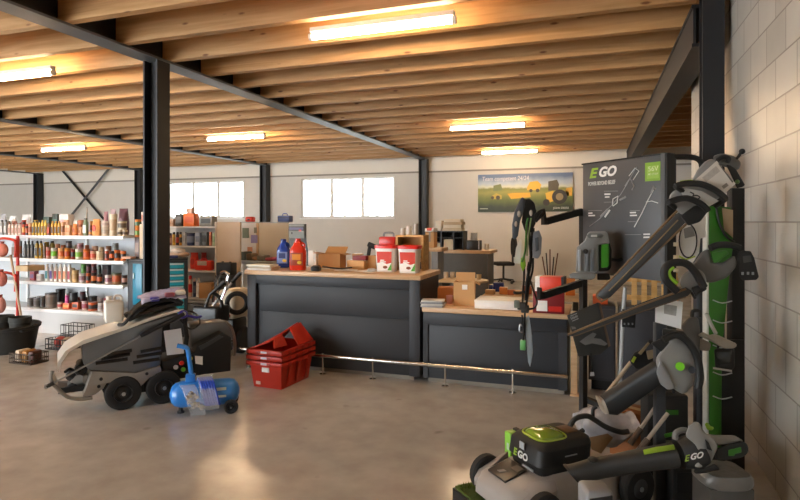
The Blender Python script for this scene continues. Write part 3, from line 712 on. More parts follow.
# plastic bags of hose and fittings hanging over the tank
t = thing('hose_bag', 'clear bag with a coiled blue hose lying over the compressor tank', 'bag', CW @ Vector((.24, -.1, zc+.05)), rotc)
for k in range(6):
    y = -r-.022-.004*(k % 2); x = .145+.02*k
    MB(CW).tube(smooth_path([(x, -.03, zc+r+.024), (x+.03, -.105, zc+.085+.02), (x+.065, y-.01, zc-.02), (x+.08, y-.005, zc-.07)], 4), .0125, 8).build('hose', mat('2a4fc4', .3), t)
grid = [[(.13+.13*u+.07*w_, [-.02, -.09, -.145, -.165, -.165][j], [zc+r+.047, zc+.13, zc+.05, zc-.03, zc-.10][j]) for j, w_ in enumerate((0, .25, .5, .75, 1))] for u in (0, .25, .5, .75, 1)]
M_CLEAR = mat('dfe4ea', .12, 0, .1, 30, .6, alpha=.22)
sheet(CW, grid, 'clear_bag', M_CLEAR, t)
t = thing('fittings_bag', 'clear bag of small metal fittings hanging at the front of the blue tank', 'bag', CW @ Vector((.06, -.15, zc-.1)), rotc)
for k in range(34):
    u, w_ = rng.random(), rng.random()
    p = Vector((.03+.1*w_+.08*u, -r-.03-.012*rng.random(), zc+.04-.16*w_+.03*u))
    MB(CW).obox(p, Vector((.011, .004, 0)), Vector((-.003, .008, .002)), Vector((0, .001, .008))).build('metal_fitting', mat(['9c948a', 'c4bcae', '6d665e', 'b0a070'][k % 4], .3, .7), t)
grid = [[(.0+.12*u+.10*w_, [-.1, -.128, -.172, -.178, -.17][j]-.002, [zc+.105, zc+.075, zc+.02, zc-.06, zc-.14][j]) for j, w_ in enumerate((0, .25, .5, .75, 1))] for u in (0, .25, .5, .75, 1)]
sheet(CW, grid, 'clear_bag', M_CLEAR, t)
# ---------------------------------------------------------------- stack of red lidded crates
M_CRATE = mat('c22d18', .42, 0, .07, 8); M_CRATE_D = mat('a82413', .45, 0, .07, 8)
cx, cy = -3.06, 5.125; hw, hl = .19, .285
H = .27
labels = ['bottom red crate of the nested stack, standing on the floor', 'middle red crate of the nested stack', 'top red crate of the nested stack, with its lid flaps raised']
for i in range(3):
    z0 = .057*i
    t = thing('storage_crate', labels[i], 'crate', (cx, cy, z0), R(-4)); M0 = W(t)
    tp = .86; wall = []
    f0, f1 = tp, 1.0
    if i == 0:
        pr = [(tp, 0), (1, H)]
    else:
        pr = [(1-.14*.06/H*1.0, H-.06), (1, H)]      # upper crates are nested: their lower walls sit inside the crate below
    def rect(f, z, e=0): return [(-hw*f-e, -hl*f-e, z), (hw*f+e, -hl*f-e, z), (hw*f+e, hl*f+e, z), (-hw*f-e, hl*f+e, z)]
    if i == 0:
        MB(M0).loft([rect(tp, 0), rect(1, H), rect(1, H, -.008), rect(tp, .012, -.008)]).build('body', M_CRATE, t)
    else:
        MB(M0).loft([rect(.80, .012), rect(.945, H-.012), rect(1, H-.008), rect(1, H), rect(.945, H), rect(.78, .02)]).build('body', M_CRATE, t)
    rim = MB(M0)
    for k in range(4):
        A, B = Vector(rect(1, H)[k]), Vector(rect(1, H)[(k+1) % 4]); n = (B-A).cross(Vector((0, 0, 1))).normalized(); e = (B-A).normalized()*.024
        dz = Vector((0, 0, -.042))
        rim.hexa([A-e+dz+n*.001, B+e+dz+n*.001, B+e+n*.024+dz, A-e+n*.024+dz, A-e+n*.001, B+e+n*.001, B+e+n*.024, A-e+n*.024], .004)
    rim.build('rim', M_CRATE, t)
    for s in (-1, 1): MB(M0).box(s*.06-.02, s*.06+.02, -hl-.032, -hl-.024, H-.036, H-.012, .003).build('hinge', M_CRATE_D, t)
    MB(M0).box(-.035, .035, -hl-.0265, -hl-.0245, H-.03, H-.008).build('label_sticker', mat('c9b5b8', .5), t)
    if i == 0:
        MB(M0).box(-.04, .04, -hl*.97-.008, -hl*.97+.01, H-.105, H-.06).build('label_sticker', M_PAPER, t); MB(M0).box(-.13, -.08, -hl*.89-.006, -hl*.89+.01, .03, .06).build('label_sticker', mat('d2a79a', .5), t)
        for yy in (-.16, 0, .16):
            MB(M0).prism([(hw*.93, yy-.02, .03), (hw*.93, yy+.02, .03), (hw+.02, yy+.02, H-.045), (hw+.02, yy-.02, H-.045)], (.012, 0, 0)).build('rib', M_CRATE, t)
    for yy in (-.18, -.06, .06, .18): MB(M0).box(hw+.0245, hw+.031, yy-.025, yy+.025, H-.036, H-.008, .003).build('lug', M_CRATE_D, t)
    if i == 2:
        # lid flaps hinged on the long sides; left one leans up over the stack, right one folds outwards and down
        zt_ = H+.006
        def flap(pts, th, nm='lid_flap'):
            return MB(M0).prism(pts, th, .004).build(nm, M_CRATE, t)
        flap([(-.19, -.28, zt_), (-.19, .28, zt_), (.0, .29, zt_+.18), (.0, -.12, zt_+.085), (-.03, -.22, zt_+.06)], (.010, 0, -.012))
        flap([(.2, -.02, zt_+.002), (.2, .28, zt_+.002), (.025, .29, zt_+.175), (.025, .10, zt_+.135)], (.010, 0, .008))
        MB(M0).prism([(-.01, -.13, zt_+.075), (.012, -.02, zt_+.10), (.10, -.06, zt_+.004), (.07, -.24, zt_+.004)], (.012, -.004, .004)).build('flap_tongue', M_CRATE_D, t)
# ================================================================ goods shelves on the left
M_SHELF = mat('dcdcda', .4, .1, .03, 4, name='white_shelf_metal'); M_BACKP = mat('b9bbbd', .5, .1, .04, 4)
GX0, GX1, GY = -9.9, -6.22, 6.2
ZSH = [1.45, 1.10, .76, .36]
t = thing('shelf_unit', 'long white goods shelf unit of four tiers left of the dark column', 'shelf', ((GX0+GX1)/2, 6.4, 0))
for z, dep in zip(ZSH, (.40, .40, .42, .46)):
    s = MB().box(GX0, GX1, GY, GY+dep, z-.02, z, .002); s.box(GX0, GX1, GY-.012, GY, z-.045, z+.004, .003)
    s.build('shelf_board', M_SHELF, t)
MB().box(GX0, GX1, GY+.47, GY+.50, .06, 1.455).build('back_panel', M_BACKP, t)
MB().box(GX0, GX1, GY+.02, GY+.46, 0, .315).build('base', mat('c4c4c3', .45, .1, .03), t)
for x in (GX0+.02, GX0+1.25, GX0+2.5, GX1-.02): MB().box(x-.02, x+.02, GY+.44, GY+.469, .32, 1.46).build('upright', M_SHELF, t)
_n = {}
def article(kind, x, y, z, w, h, col, band, label, cap='222222', grp=None):
    """one article of stock: tin, bottle, carton, bag or aerosol, with its own parts"""
    name, cat = {'tin': ('tin_can', 'can'), 'bottle': ('oil_bottle', 'bottle'), 'box': ('product_box', 'box'), 'bag': ('product_bag', 'bag'), 'spray': ('spray_can', 'can'), 'pail': ('paint_pail', 'pail'), 'squirt': ('squeeze_bottle', 'bottle')}[kind]
    t = thing(name, label, cat, (x, y, z), 0, grp); r = w/2*.96; o = Vector((x, y, z)); m = mat(col, .35, 0, .05); mb = mat(band, .4, 0, .05); mc_ = mat(cap, .4)
    if kind == 'tin':
        MB().lathe([(r*.95, 0), (r, .004), (r, h-.006), (r*1.03, h-.004), (r*1.03, h), (r*.9, h), (r*.88, h-.006)], o, n=14).build('body', m, t)
        MB().lathe([(r*1.012, h*.25), (r*1.012, h*.7)], o, n=14).build('label_band', mb, t)
        MB().lathe([(r*.86, h-.005), (r*.86, h-.001), (.001, h-.001)], o, n=14).build('lid', M_SILVER, t)
    elif kind == 'pail':
        MB().lathe([(r*.86, 0), (r*.9, .006), (r*.98, h*.93)], o, n=16).build('body', m, t); MB().lathe([(r*1.02, h*.9), (r*1.02, h), (r*.92, h)], o, n=16).build('lid', mc_, t)
        MB().lathe([(r*.925, h*.25), (r*.975, h*.75)], o, n=16).build('label_band', mb, t)
    elif kind in ('bottle', 'squirt'):
        rings = []
        for zz, s in ((0, .92), (.01, 1), (h*.74, 1), (h*.82, .8), (h*.88, .5), (h*.91, .45)):
            rings.append([o+Vector((r*s*math.copysign(abs(math.cos(a))**.7, math.cos(a)), r*s*.72*math.copysign(abs(math.sin(a))**.7, math.sin(a)), zz)) for a in (2*math.pi*j/14 for j in range(14))])
        MB().loft(rings).build('body', m, t)
        MB().lathe([(r*.55, h*.89), (r*.55, h*.99), (r*.4, h)], o, n=10).build('cap', mc_, t)
        MB().box(x-r*.8, x+r*.8, y-r*.74, y-r*.70, z+h*.15, z+h*.6).build('label_panel', mb, t)
    elif kind == 'spray':
        MB().lathe([(r, 0), (r, h*.78), (r*.7, h*.84)], o, n=12).build('body', m, t); MB().lathe([(r*.8, h*.82), (r*.8, h*.97), (r*.5, h)], o, n=12).build('cap', mc_, t)
        MB().lathe([(r*1.015, h*.2), (r*1.015, h*.6)], o, n=12).build('label_band', mb, t)
    elif kind == 'box':
        MB().box(x-r, x+r, y-r*.6, y+r*.6, z, z+h, .002).build('body', m, t); MB().box(x-r*.8, x+r*.8, y-r*.6-.002, y-r*.6, z+h*.3, z+h*.75).build('label_panel', mb, t)
        MB().box(x-r, x+r, y-r*.61, y-r*.2, z+h, z+h+.002).build('top_flap', m, t)
    else:
        rg = random.Random(int(x*1000)); rings = []
        for zz, s, q in ((0, .9, .5), (h*.1, 1, .7), (h*.5, .98, .75), (h*.85, .85, .45), (h*.95, .95, .12), (h, .97, .05)):
            rings.append([o+Vector((r*s*math.cos(a)*(1+rg.uniform(-.06, .06)), r*q*math.sin(a), zz)) for a in (2*math.pi*j/14 for j in range(14))])
        MB().loft(rings).build('body', m, t); MB().ball(o+Vector((0, -r*.72, h*.45)), r*.5, r*.06, h*.2).build('print', mb, t)
    return t
ORD = ['first', 'second', 'third', 'fourth', 'fifth', 'sixth', 'seventh', 'eighth', 'ninth', 'tenth', 'eleventh', 'twelfth', 'thirteenth', 'fourteenth', 'fifteenth', 'sixteenth', 'seventeenth', 'eighteenth', 'nineteenth', 'twentieth']
ORD += ['%s-%s' % (a, b) for a in ('twenty', 'thirty', 'forty') for b in ORD[:9]]
WORD = {'tin': 'tin can', 'bottle': 'oil bottle', 'box': 'carton', 'bag': 'bag', 'spray': 'spray can', 'pail': 'pail', 'squirt': 'squeeze bottle'}
def stock(rows, z, y, where, ztop_=None, grp=None):
    """rows: (px0, px1, py_top, kind, colour word, body, band, cap, level) ; level 0 stands on the board, 1 stands on the article below"""
    cnt = {}; last_h = {}
    for row in rows:
        px0, px1, top, kind, cw, col, band, cap, lev = row
        pc = (px0+px1)/2; d = DPY(pc, y); c = PY(pc, HZ, y); w = (px1-px0)*d/F*.985
        zt = EYE-(top-HZ)*d/F
        zb = z+.0015
        if lev: 
            zb = max((v for (a, b_), v in last_h.items() if b_ > px0+.3 and a < px1-.3), default=zb)+.0015
        h = max(.05, zt-zb)
        k = (kind, cw, lev); cnt[(cw, kind)] = cnt.get((cw, kind), 0)+1
        nth = cnt[(cw, kind)]
        lab = '%s %s on the %s' % (cw, WORD[kind], where)
        row_lab[(lab)] = row_lab.get(lab, 0)+1
        pend.append((lab, kind, c.x, y, zb, w, h, col, band, cap, grp))
        if not lev: last_h[(px0, px1)] = zb+h
        else: last_h[(px0, px1)] = zb+h
row_lab, pend = {}, []
def flush():
    cnt = {}
    tot = {}
    for p in pend: tot[p[0]] = tot.get(p[0], 0)+1
    for lab, kind, x, y, z, w, h, col, band, cap, grp in sorted(pend, key=lambda q: q[2]):
        cnt[lab] = cnt.get(lab, 0)+1
        l = lab if tot[lab] == 1 else lab+', %s from the left' % ORD[cnt[lab]-1]
        article(kind, x, y, z, w, h, col, band, l, cap, grp)
    pend.clear()
Y_, O_, K_, Cm, R_, G_, W_ = 'c9a11e', 'd8702e', '26221f', 'cbb596', 'b8321f', '5f9a32', 'd9d4cb'
seq = lambda a, b, n, *rest: [(a+(b-a)*i/n, a+(b-a)*(i+1)/n, *rest) for i in range(n)]
top = seq(0, 8, 2, 220, 'bottle', 'grey', '8f8f8c', 'c2bdb5', '333333', 0) + seq(8, 22, 4, 223, 'squirt', 'pale pink', 'd8c2b4', 'b98a78', '8a4a3a', 0) + \
 [(22, 25.5, 222, 'spray', 'red', 'b8442c', 'd8a060', K_, 0), (25.5, 28.5, 224, 'spray', 'dark', '3a2f28', 'b0552e', R_, 0), (28.5, 32, 223, 'tin', 'tan', 'cf9f78', 'a0563a', K_, 0)] + \
 seq(32, 41, 3, 221, 'bottle', 'yellow-black', Y_, '4a3a2a', K_, 0) + seq(41, 47, 2, 220, 'bottle', 'plain yellow', 'd8b43a', '6a4a22', 'd8b43a', 0) + \
 [(47, 51, 222, 'bottle', 'brown', '6a3a22', 'c24a28', K_, 0)] + seq(51, 61, 3, 221, 'bottle', 'yellow', 'd2a02a', '5a3c1e', 'c88a1e', 0) + \
 [(61, 65.5, 222, 'tin', 'peach', 'd8a27a', '7a4a2e', K_, 0), (65.5, 72, 225, 'box', 'tan', 'cda47c', 'd8783a', K_, 0), (72, 78, 224, 'bag', 'orange', 'd9864c', 'b5552a', K_, 0), (78, 83, 227, 'bag', 'peach', 'dca27a', 'a8683a', K_, 0)] + \
 [(83, 88.5, 218, 'bottle', 'green and white', '6a7a5a', 'cfd0c0', '5a5a58', 0), (88.6, 91.5, 230, 'tin', 'small violet', 'a88aa0', 'd8a05a', K_, 0), (91.5, 102, 219, 'bag', 'large orange', 'd99a5e', 'b83a22', K_, 0)] + \
 [(102.3, 109.2, 227, 'tin', 'cream', 'cdbfae', 'b0a090', K_, 0), (109.4, 117, 214, 'pail', 'tall cream', 'd6c6ae', 'c0a888', 'd6c6ae', 0), (117.2, 122.5, 230, 'tin', 'small cream', 'd3bfa2', '5a4a3a', K_, 0), (122.7, 127.5, 230, 'tin', 'small cream', 'd3bfa2', '5a4a3a', K_, 0), (117.6, 126.8, 221, 'pail', 'wide cream', 'd6c4a8', '6a5a48', 'b0a488', 1)] + \
 [(102.5, 109, 221, 'tin', 'pinkish white', 'd8c8bc', 'c0a8a0', K_, 1)]
stock(top, ZSH[0], GY+.12, 'top tier of the long shelves'); flush()
# second rank at the back of the top tier, seen over the front rank
back = [(20, 33, 214.5, 'bag', 'white and red', 'e2dedb', 'c06a6a', W_, 0), (8, 18, 216, 'bag', 'white', 'e0dedc', 'b0a8b0', W_, 0), (0, 7, 214, 'bag', 'grey and white', 'a8a8ac', 'e0e0e0', W_, 0), (44, 52, 217, 'box', 'dark green', '3f5248', '6a7a5a', K_, 0), (53, 60, 214, 'box', 'black and green', '2f3a36', '46705a', K_, 0), (60.5, 73, 214.5, 'box', 'white', 'e4dedc', 'd8b8b8', W_, 0), (85, 88, 207, 'spray', 'tall pale grey', 'a8a6a0', '8f8f8a', 'b0aea8', 0),
 (103, 109, 211.5, 'bag', 'plum and pink', '9a6a70', 'c0a0a4', K_, 0), (109.5, 117, 209, 'bag', 'pale plum', 'b09aa0', '8a5a66', K_, 0), (117.5, 130, 208.5, 'bag', 'dark plum', '5a3a44', '8a6a74', K_, 0)]
stock(back, ZSH[0], GY+.365, 'very back of the top tier'); flush()
s2 = [(12, 17, 240, 'squirt', 'grey', '9a9894', '7a5a4a', K_, 0), (17.5, 22, 241, 'tin', 'grey', '8c8a88', 'a06a4a', K_, 0)] + seq(23.5, 34, 3, 241, 'bottle', 'dark', '3a3630', '55504a', K_, 0) + seq(35, 43, 2, 241, 'bottle', 'yellow-dark', 'b8922a', '3a3020', K_, 0) + \
 [(43.3, 46, 243, 'bottle', 'slim brown', '7a5a2e', '4a3a22', K_, 0), (46, 50.5, 247, 'tin', 'pink', 'd29a88', 'c0483a', K_, 0), (51, 57, 248, 'tin', 'green-labelled', 'cfc9b8', '6fae2a', K_, 0), (58.3, 64.3, 248, 'tin', 'peach', 'd6a06a', 'c8642e', K_, 0), (64.6, 70.5, 248, 'tin', 'amber', 'd0822e', 'a83e1e', K_, 0), (71, 75.2, 249, 'tin', 'red and black', '8a2a1e', '2a2220', K_, 0), (75.5, 82.6, 249, 'tin', 'lime-labelled', 'c9c2ae', '7aae3a', K_, 0),
  (83.5, 90, 249, 'tin', 'orange', O_, 'b84a22', K_, 0), (90.5, 96, 251, 'tin', 'rose', 'd8a58a', 'c0503a', K_, 0), (96.3, 104.3, 251, 'pail', 'large cream', 'd0c0a0', 'bba884', 'cabda0', 0), (104.8, 108.8, 249, 'spray', 'red', 'c25a3a', '5a2a20', W_, 0), (109.3, 114, 251, 'tin', 'orange and black', '3a2820', 'd0622a', K_, 0), (114.5, 120.3, 250, 'tin', 'burnt orange', 'c8652a', '33241c', K_, 0), (120.8, 126, 251, 'tin', 'orange', O_, '3a2a20', K_, 0),
  (77, 83.5, 243, 'tin', 'pink and grey', 'b09090', '8a5a62', '55504c', 1), (66, 71.8, 241, 'tin', 'dark', '3a3436', '5a4a4a', K_, 1), (112.5, 118.5, 243, 'tin', 'grey', '8d8d8a', '6f6f6c', K_, 1)]
stock(s2, ZSH[1], GY+.12, 'second tier of the long shelves'); flush()
bt = [('e6e0d8', '2e7f86', 'teal'), ('e6e0d8', '6a4f8f', 'violet'), ('e6e0d8', 'b8453c', 'red'), ('e8d8cc', 'd97a52', 'salmon'), ('e8d8cc', 'dd8a5c', 'orange'), ('e6e0d8', 'a8323c', 'crimson')]
s3 = [(30.5, 36.5, 272, 'box', 'red and violet', 'a84a56', '7a5a86', K_, 0), (37, 43.5, 274, 'box', 'white', 'dcd8d4', 'c0bab8', W_, 0)]
for i, (b_, l_, nm) in enumerate(bt): s3.append((45.3+4.45*i, 49.5+4.45*i, 264, 'squirt', 'white-capped %s' % nm, b_, l_, 'ece8e2', 0))
s3 += [(72.3, 78.6, 270, 'tin', 'tan', 'c9a672', 'b08a54', 'b03a2a', 0), (79, 85.6, 273, 'tin', 'white-labelled', 'c9c0bc', '8f6a72', K_, 0), (86.2, 90.8, 273, 'tin', 'orange and dark', 'c05a2c', '2f2622', K_, 0), (91.2, 96.4, 272.5, 'tin', 'black and orange', '2a2422', 'd0722e', K_, 0), (97, 102.3, 274, 'tin', 'dark and orange', '33302c', 'c8602c', K_, 0), (105, 111.6, 275, 'tin', 'white', 'd8d3d0', 'a0707c', K_, 0), (112, 121.5, 273, 'pail', 'brown and green', '8f6e4c', 'b8542e', '566044', 0), (122, 127.3, 275, 'tin', 'black', '2e2624', 'b08070', K_, 0),
 (81, 86, 264, 'tin', 'green', '5f9444', '4a8038', K_, 1), (86.4, 91, 264, 'tin', 'dark violet', '3a2a30', '6a3a40', K_, 1), (91.4, 96.4, 264, 'tin', 'maroon', '7a3a3a', '3a2424', K_, 1), (97.2, 101.2, 265, 'spray', 'dark green', '3c4a34', '2a3026', K_, 1), (102, 109.5, 265, 'box', 'dark grey', '4a4242', '6a5050', K_, 1)]
s3[-1] = (101.9, 110.3, 275.5, 'tin', 'teal', '4f7f78', '70a098', K_, 0) if False else s3[-1]
s3 = [r for r in s3 if not (r[4] == 'dark grey' and r[3] == 'box')]
stock(s3, ZSH[2], GY+.12, 'third tier of the long shelves'); flush()
stock([(103, 110.5, 265, 'box', 'dark grey', '4a4242', '6a5050', K_, 0)], ZSH[2], GY+.32, 'back of the third tier'); flush()
bk = lambda rows, z, w: (stock(rows, z, GY+.245, w), flush())
bk([(15, 20, 239, 'tin', 'tan', 'b89a80', '8a4a3a', K_, 0), (44, 49, 242, 'tin', 'ochre', 'b08a3a', '5a4022', K_, 0), (49.5, 55, 241, 'bottle', 'olive', '8f7a2e', '4a4022', K_, 0), (55.5, 60, 244, 'tin', 'salmon', 'c88a6a', 'a04a34', K_, 0), (61, 65.5, 245, 'tin', 'rust', 'a85a34', '5a3020', K_, 0), (74, 79, 245, 'tin', 'beige', 'c4b096', '9a6a4a', K_, 0), (85, 89, 245, 'tin', 'copper', 'b8704a', '6a3a24', K_, 0), (92, 98, 246, 'tin', 'blush', 'cfa890', 'b06a58', K_, 0), (99, 104, 247, 'tin', 'sand', 'c9b494', 'a88a68', K_, 0), (106, 111, 246, 'tin', 'brown', '7a5238', 'b8602e', K_, 0)], ZSH[1], 'rear rank of the second tier')
bk([(31, 38, 269, 'box', 'wine red', '8a3a44', 'b08a9a', K_, 0), (70, 75, 268, 'tin', 'straw', 'c8ac7a', 'a8864e', K_, 0), (80, 84.5, 269, 'tin', 'grey', '8f8a84', '6f4a44', K_, 0), (87, 91, 269, 'tin', 'umber', '6a4630', 'b86030', K_, 0), (94, 98, 269, 'tin', 'black', '2a2624', '5a4a40', K_, 0)], ZSH[2], 'rear rank of the third tier')
bk([(5, 10, 221, 'tin', 'grey', 'a09c98', '7a7672', K_, 0), (12, 17, 221, 'tin', 'rose', 'b88a80', '8a4a44', K_, 0), (22, 26, 220, 'tin', 'red', 'a84434', 'd0a070', K_, 0), (34, 38, 220, 'tin', 'mustard', 'b8922e', '4a3620', K_, 0), (64, 69, 220, 'box', 'peach', 'd2a688', 'b07a54', K_, 0), (74, 79, 221, 'box', 'white', 'ded6ce', 'c8a494', K_, 0), (78.5, 83.5, 220, 'tin', 'coral', 'c8866a', 'a0563a', K_, 0), (90, 95, 221, 'tin', 'amber', 'c88a4a', '8a4a2a', K_, 0), (96, 101, 221, 'tin', 'cream', 'd0c0a8', 'a8907a', K_, 0)], ZSH[0], 'rear rank of the top tier')
bk([(30, 36, 297, 'tin', 'pewter', '7a7876', '5f5d5b', K_, 0), (37, 43, 296, 'tin', 'steel grey', '8f8d8b', '6f6d6b', K_, 0), (76, 81, 297, 'tin', 'brick red', '8f4034', 'c09080', K_, 0), (82, 87, 297, 'tin', 'dark brown', '4a3630', '7a5a4a', K_, 0), (98, 103, 298, 'tin', 'silver', 'a8a5a2', '8a8785', K_, 0), (104, 109, 298, 'tin', 'crimson', '9a3a3e', 'c8a8a4', K_, 0)], ZSH[3], 'rear rank of the lowest tier')
s4 = seq(27.5, 40, 2, 298, 'tin', 'silver grey', '8a8886', '74726f', '555555', 0) + [(40.5, 45, 296, 'tin', 'dark grey', '66625f', '4f4b48', K_, 0), (45.5, 57, 293, 'pail', 'brown', '857a70', '6f645a', '5a5048', 0), (57.5, 63, 302, 'tin', 'white and red', 'd8d0c8', 'b84a3a', K_, 0), (63.5, 72.3, 303, 'box', 'orange', 'cf5a26', 'd8a050', K_, 0), (72.6, 81, 302, 'box', 'black-topped orange', 'c05528', '2a2422', K_, 0), (82, 88, 301, 'tin', 'pale pink', 'd0b8b4', 'a05060', K_, 0), (88.3, 97.3, 302, 'tin', 'orange and black', 'c8602c', '322824', K_, 0), (98, 103, 303, 'tin', 'white', 'd6d2ce', 'b0a8a8', K_, 0), (103.4, 111, 301, 'tin', 'red-white', 'cfc4c0', 'a83a3a', K_, 0),
 (65, 69, 293.5, 'spray', 'magenta', 'b83a78', 'd05a98', W_, 1), (69.6, 77.5, 292.5, 'tin', 'black', '1f1c1c', '2f2a2a', K_, 1), (80, 85.5, 291.5, 'tin', 'dark red and black', '4a2226', '2a2022', K_, 1)]
stock(s4, ZSH[3], GY+.12, 'lowest tier of the long shelves'); flush()
stock([(56, 65, 289, 'pail', 'black lidded', '242222', '343030', K_, 0), (88.5, 97, 296, 'pail', 'dark lidded', '3a3230', '54463f', K_, 0)], ZSH[3], GY+.34, 'back of the lowest tier'); flush()
# ---------------------------------------------------------------- tool cabinet with teal drawers beside the shelf unit
CY = 6.235; xa = PY(127.6, HZ, CY).x; xb = PY(144, HZ, CY).x; zc_ = 1.10
t = thing('tool_cabinet', 'dark cabinet with a blue-teal door between the shelves and the tall dark column', 'cabinet', ((xa+xb)/2, CY+.15, 0)); M_TEAL = mat('1f8f9c', .35, 0, .04); M_TEAL2 = mat('1a7896', .35, 0, .04)
xm = PY(142.5, HZ, CY).x; xl = PY(130.5, HZ, CY).x
MB().box(xa, xb, CY, CY+.22, 0, zc_, .006).build('body', mat('24262a', .45), t)
MB().box(xl+.05, xm, CY-.014, CY-.001, .5, zc_-.03, .004).build('door', M_TEAL2, t)
for k in range(3): MB().box(xl+.07+.0*k, xl+.085, CY-.03, CY-.0145, .66+.1*k, .74+.1*k, .003).build('latch', mat('c9ccc9', .3, .4), t) if k == 2 else None
MB().box(xa+.005, xb+.01, CY-.02, CY+.225, zc_+.001, zc_+.03, .006).build('top_tray', M_BLACK, t)
zc2 = zc_+.032
p = PY(137, HZ, CY+.2)
tag(MB(Matrix.Translation(Vector((p.x, CY+.06, zc2))) @ Matrix.Rotation(R(8), 4, 'Z')).box(-.09, .07, -.055, .05, 0, .03, .006).build('leaflet_pile', mat('d8a488', .6)), 'pile of peach leaflets on the tool cabinet', 'leaflets')
p1 = PY(145, HZ, CY+.155); 
tag(MB().box(p1.x-.05, p1.x+.05, CY+.1, CY+.21, zc2, 1.62, .01).build('cardboard_tube_box', mat('cdb79c', .6)), 'tall beige carton standing on the tool cabinet', 'box')
article('pail', p1.x+.005, CY+.155, 1.622, .11, .17, 'd8cabc', 'c08070', 'white and red pail on the tall beige carton', 'd8cabc')
p2 = PY(138, HZ, CY+.155)
article('box', p2.x-.0, CY+.155, zc2, .08, .30, '5a4640', '8a6a58', 'slim brown carton on the tool cabinet beside the tall beige one')
article('tin', p2.x-.0, CY+.155, zc2+.3035, .085, .13, 'c8702e', '6a8a3a', 'orange tin on the slim brown carton, lower of two'); article('tin', p2.x-.0, CY+.155, zc2+.436, .085, .12, 'c8782e', '4a6a4a', 'orange tin on the slim brown carton, upper of two')
# teal drawer tower turned towards the aisle
q = D(172.5, HZ, 8.05); td = thing('drawer_cabinet', 'dark drawer tower with teal drawers just right of the tall dark column', 'cabinet', Vector((q.x, q.y, 0)), R(38)); MD = W(td)
MB(MD).box(-.2, .2, 0, .3, 0, zc_, .006).build('body', mat('24262a', .45), td)
for i in range(9):
    z1 = zc_-.035-.082*i
    dr = MB(MD).box(-.19, .155, -.015, -.001, z1-.075, z1, .004).build('drawer', M_TEAL, td)
    MB(MD).box(-.16, .145, -.033, -.0155, z1-.026, z1-.004, .004).build('handle', mat('c9ccc9', .3, .4), dr)
MB(MD).box(-.205, .205, -.02, .305, zc_+.001, zc_+.03, .006).build('top_tray', M_BLACK, td)
t = thing('work_glove_pack', 'heap of tan work gloves on the teal drawer tower right of the column', 'gloves', MD @ Vector((.07, .14, zc2)), R(38)); MG = W(t)
for i, (dx, dz, c) in enumerate(((-.06, .041, 'c9a890'), (.06, .046, 'b08a6a'), (.0, .1, 'd8c4b0'))):
    MB(MG).ball((dx, 0, dz), .1, .07, .04).build('glove', mat(c, .7), t)
MB(MG).box(-.12, .0, -.12, -.08, 0, .04, .005).build('blue_cuff', mat('23264a', .6), t)
# ---------------------------------------------------------------- second shelf unit and its beige end panel
HY = 8.0; ha = PY(160, HZ, HY).x; hb = PY(217.5, HZ, HY).x
Z2 = [EYE-(226.5-HZ)*DPY(192, HY)/F, EYE-(246-HZ)*DPY(192, HY)/F, EYE-(270.5-HZ)*DPY(192, HY)/F, .3]
t = thing('shelf_unit', 'white goods shelf unit behind the dark column, ending at a beige panel', 'shelf', ((ha+hb)/2, HY+.2, 0))
for z in Z2: MB().box(ha, hb-.01, HY, HY+.4, z-.025, z, .003).build('shelf_board', M_SHELF, t)
MB().box(ha, hb, HY+.401, HY+.43, 0, Z2[0]+.06).build('back_panel', M_BACKP, t)
he = PY(240, HZ, HY-.02).x; zE = EYE-(222-HZ)*DPY(228, HY)/F
MB().box(hb-.005, he, HY-.02, HY+.02, 0, zE, .004).build('end_panel', mat('c9b49c', .6, 0, .03), t); MB().box(hb-.03, hb-.006, HY-.03, HY+.4, 0, zE).build('side_upright', mat('dcd2c4', .5), t)
yy = HY+.13
stock([(176, 184, 214, 'box', 'dark grey', '3a3836', '6a6460', K_, 0), (184.5, 198, 213.5, 'box', 'bright orange', 'e8742a', 'd85a18', K_, 0), (201, 216, 216, 'box', 'grey-framed', '8f908c', '3f403e', K_, 0), (168, 175.5, 219, 'box', 'pale peach', 'dcb494', 'c89878', K_, 0)], Z2[0], yy, 'top board behind the dark column'); flush()
stock([(187, 194, 208, 'box', 'pale pink', 'e8c4b0', 'd8a890', K_, 0)], Z2[0], HY+.3, 'top board, behind the orange carton'); flush()
stock([(169, 172, 233, 'spray', 'brown', '8a5a4a', 'c09a80', K_, 0), (172.3, 175.6, 232, 'spray', 'yellow', 'd0a42e', 'b8862a', K_, 0), (175.8, 179, 232, 'spray', 'black and red', '3a2422', 'b8402a', K_, 0), (179.2, 182, 232, 'spray', 'amber', 'c8922a', '3a2a1e', K_, 0), (183, 186.3, 232, 'box', 'pale grey', 'c9c9cc', 'a8a8b0', W_, 0), (186.6, 195, 233, 'pail', 'dark blue', '33406a', '8a94b0', '26304e', 0), (195.5, 201.5, 233, 'box', 'light blue', 'a8b4c8', '7a88a8', W_, 0), (202, 208.8, 232, 'box', 'grey-blue', '6a7684', '3f4a58', K_, 0), (209.3, 212, 232, 'box', 'coral', 'd08a78', 'c06a58', K_, 0), (212.5, 215.5, 233, 'box', 'pale green', 'c4d8c0', '9ab896', W_, 0)], Z2[1], yy, 'second board behind the dark column'); flush()
stock([(189.5, 199.5, 252.5, 'bag', 'red', 'd83a22', 'b02a1a', K_, 0), (200.5, 207.5, 252.5, 'bag', 'dark crimson', 'a8241e', '7a1a18', K_, 0)], Z2[2], HY+.3, 'third board behind the dark column'); flush()
p = PY(206, HZ, yy); t = thing('tool_case', 'red and grey moulded tool case on the third board behind the dark column', 'case', (p.x, yy, Z2[2])); w = 20*DPY(206, yy)/F/2
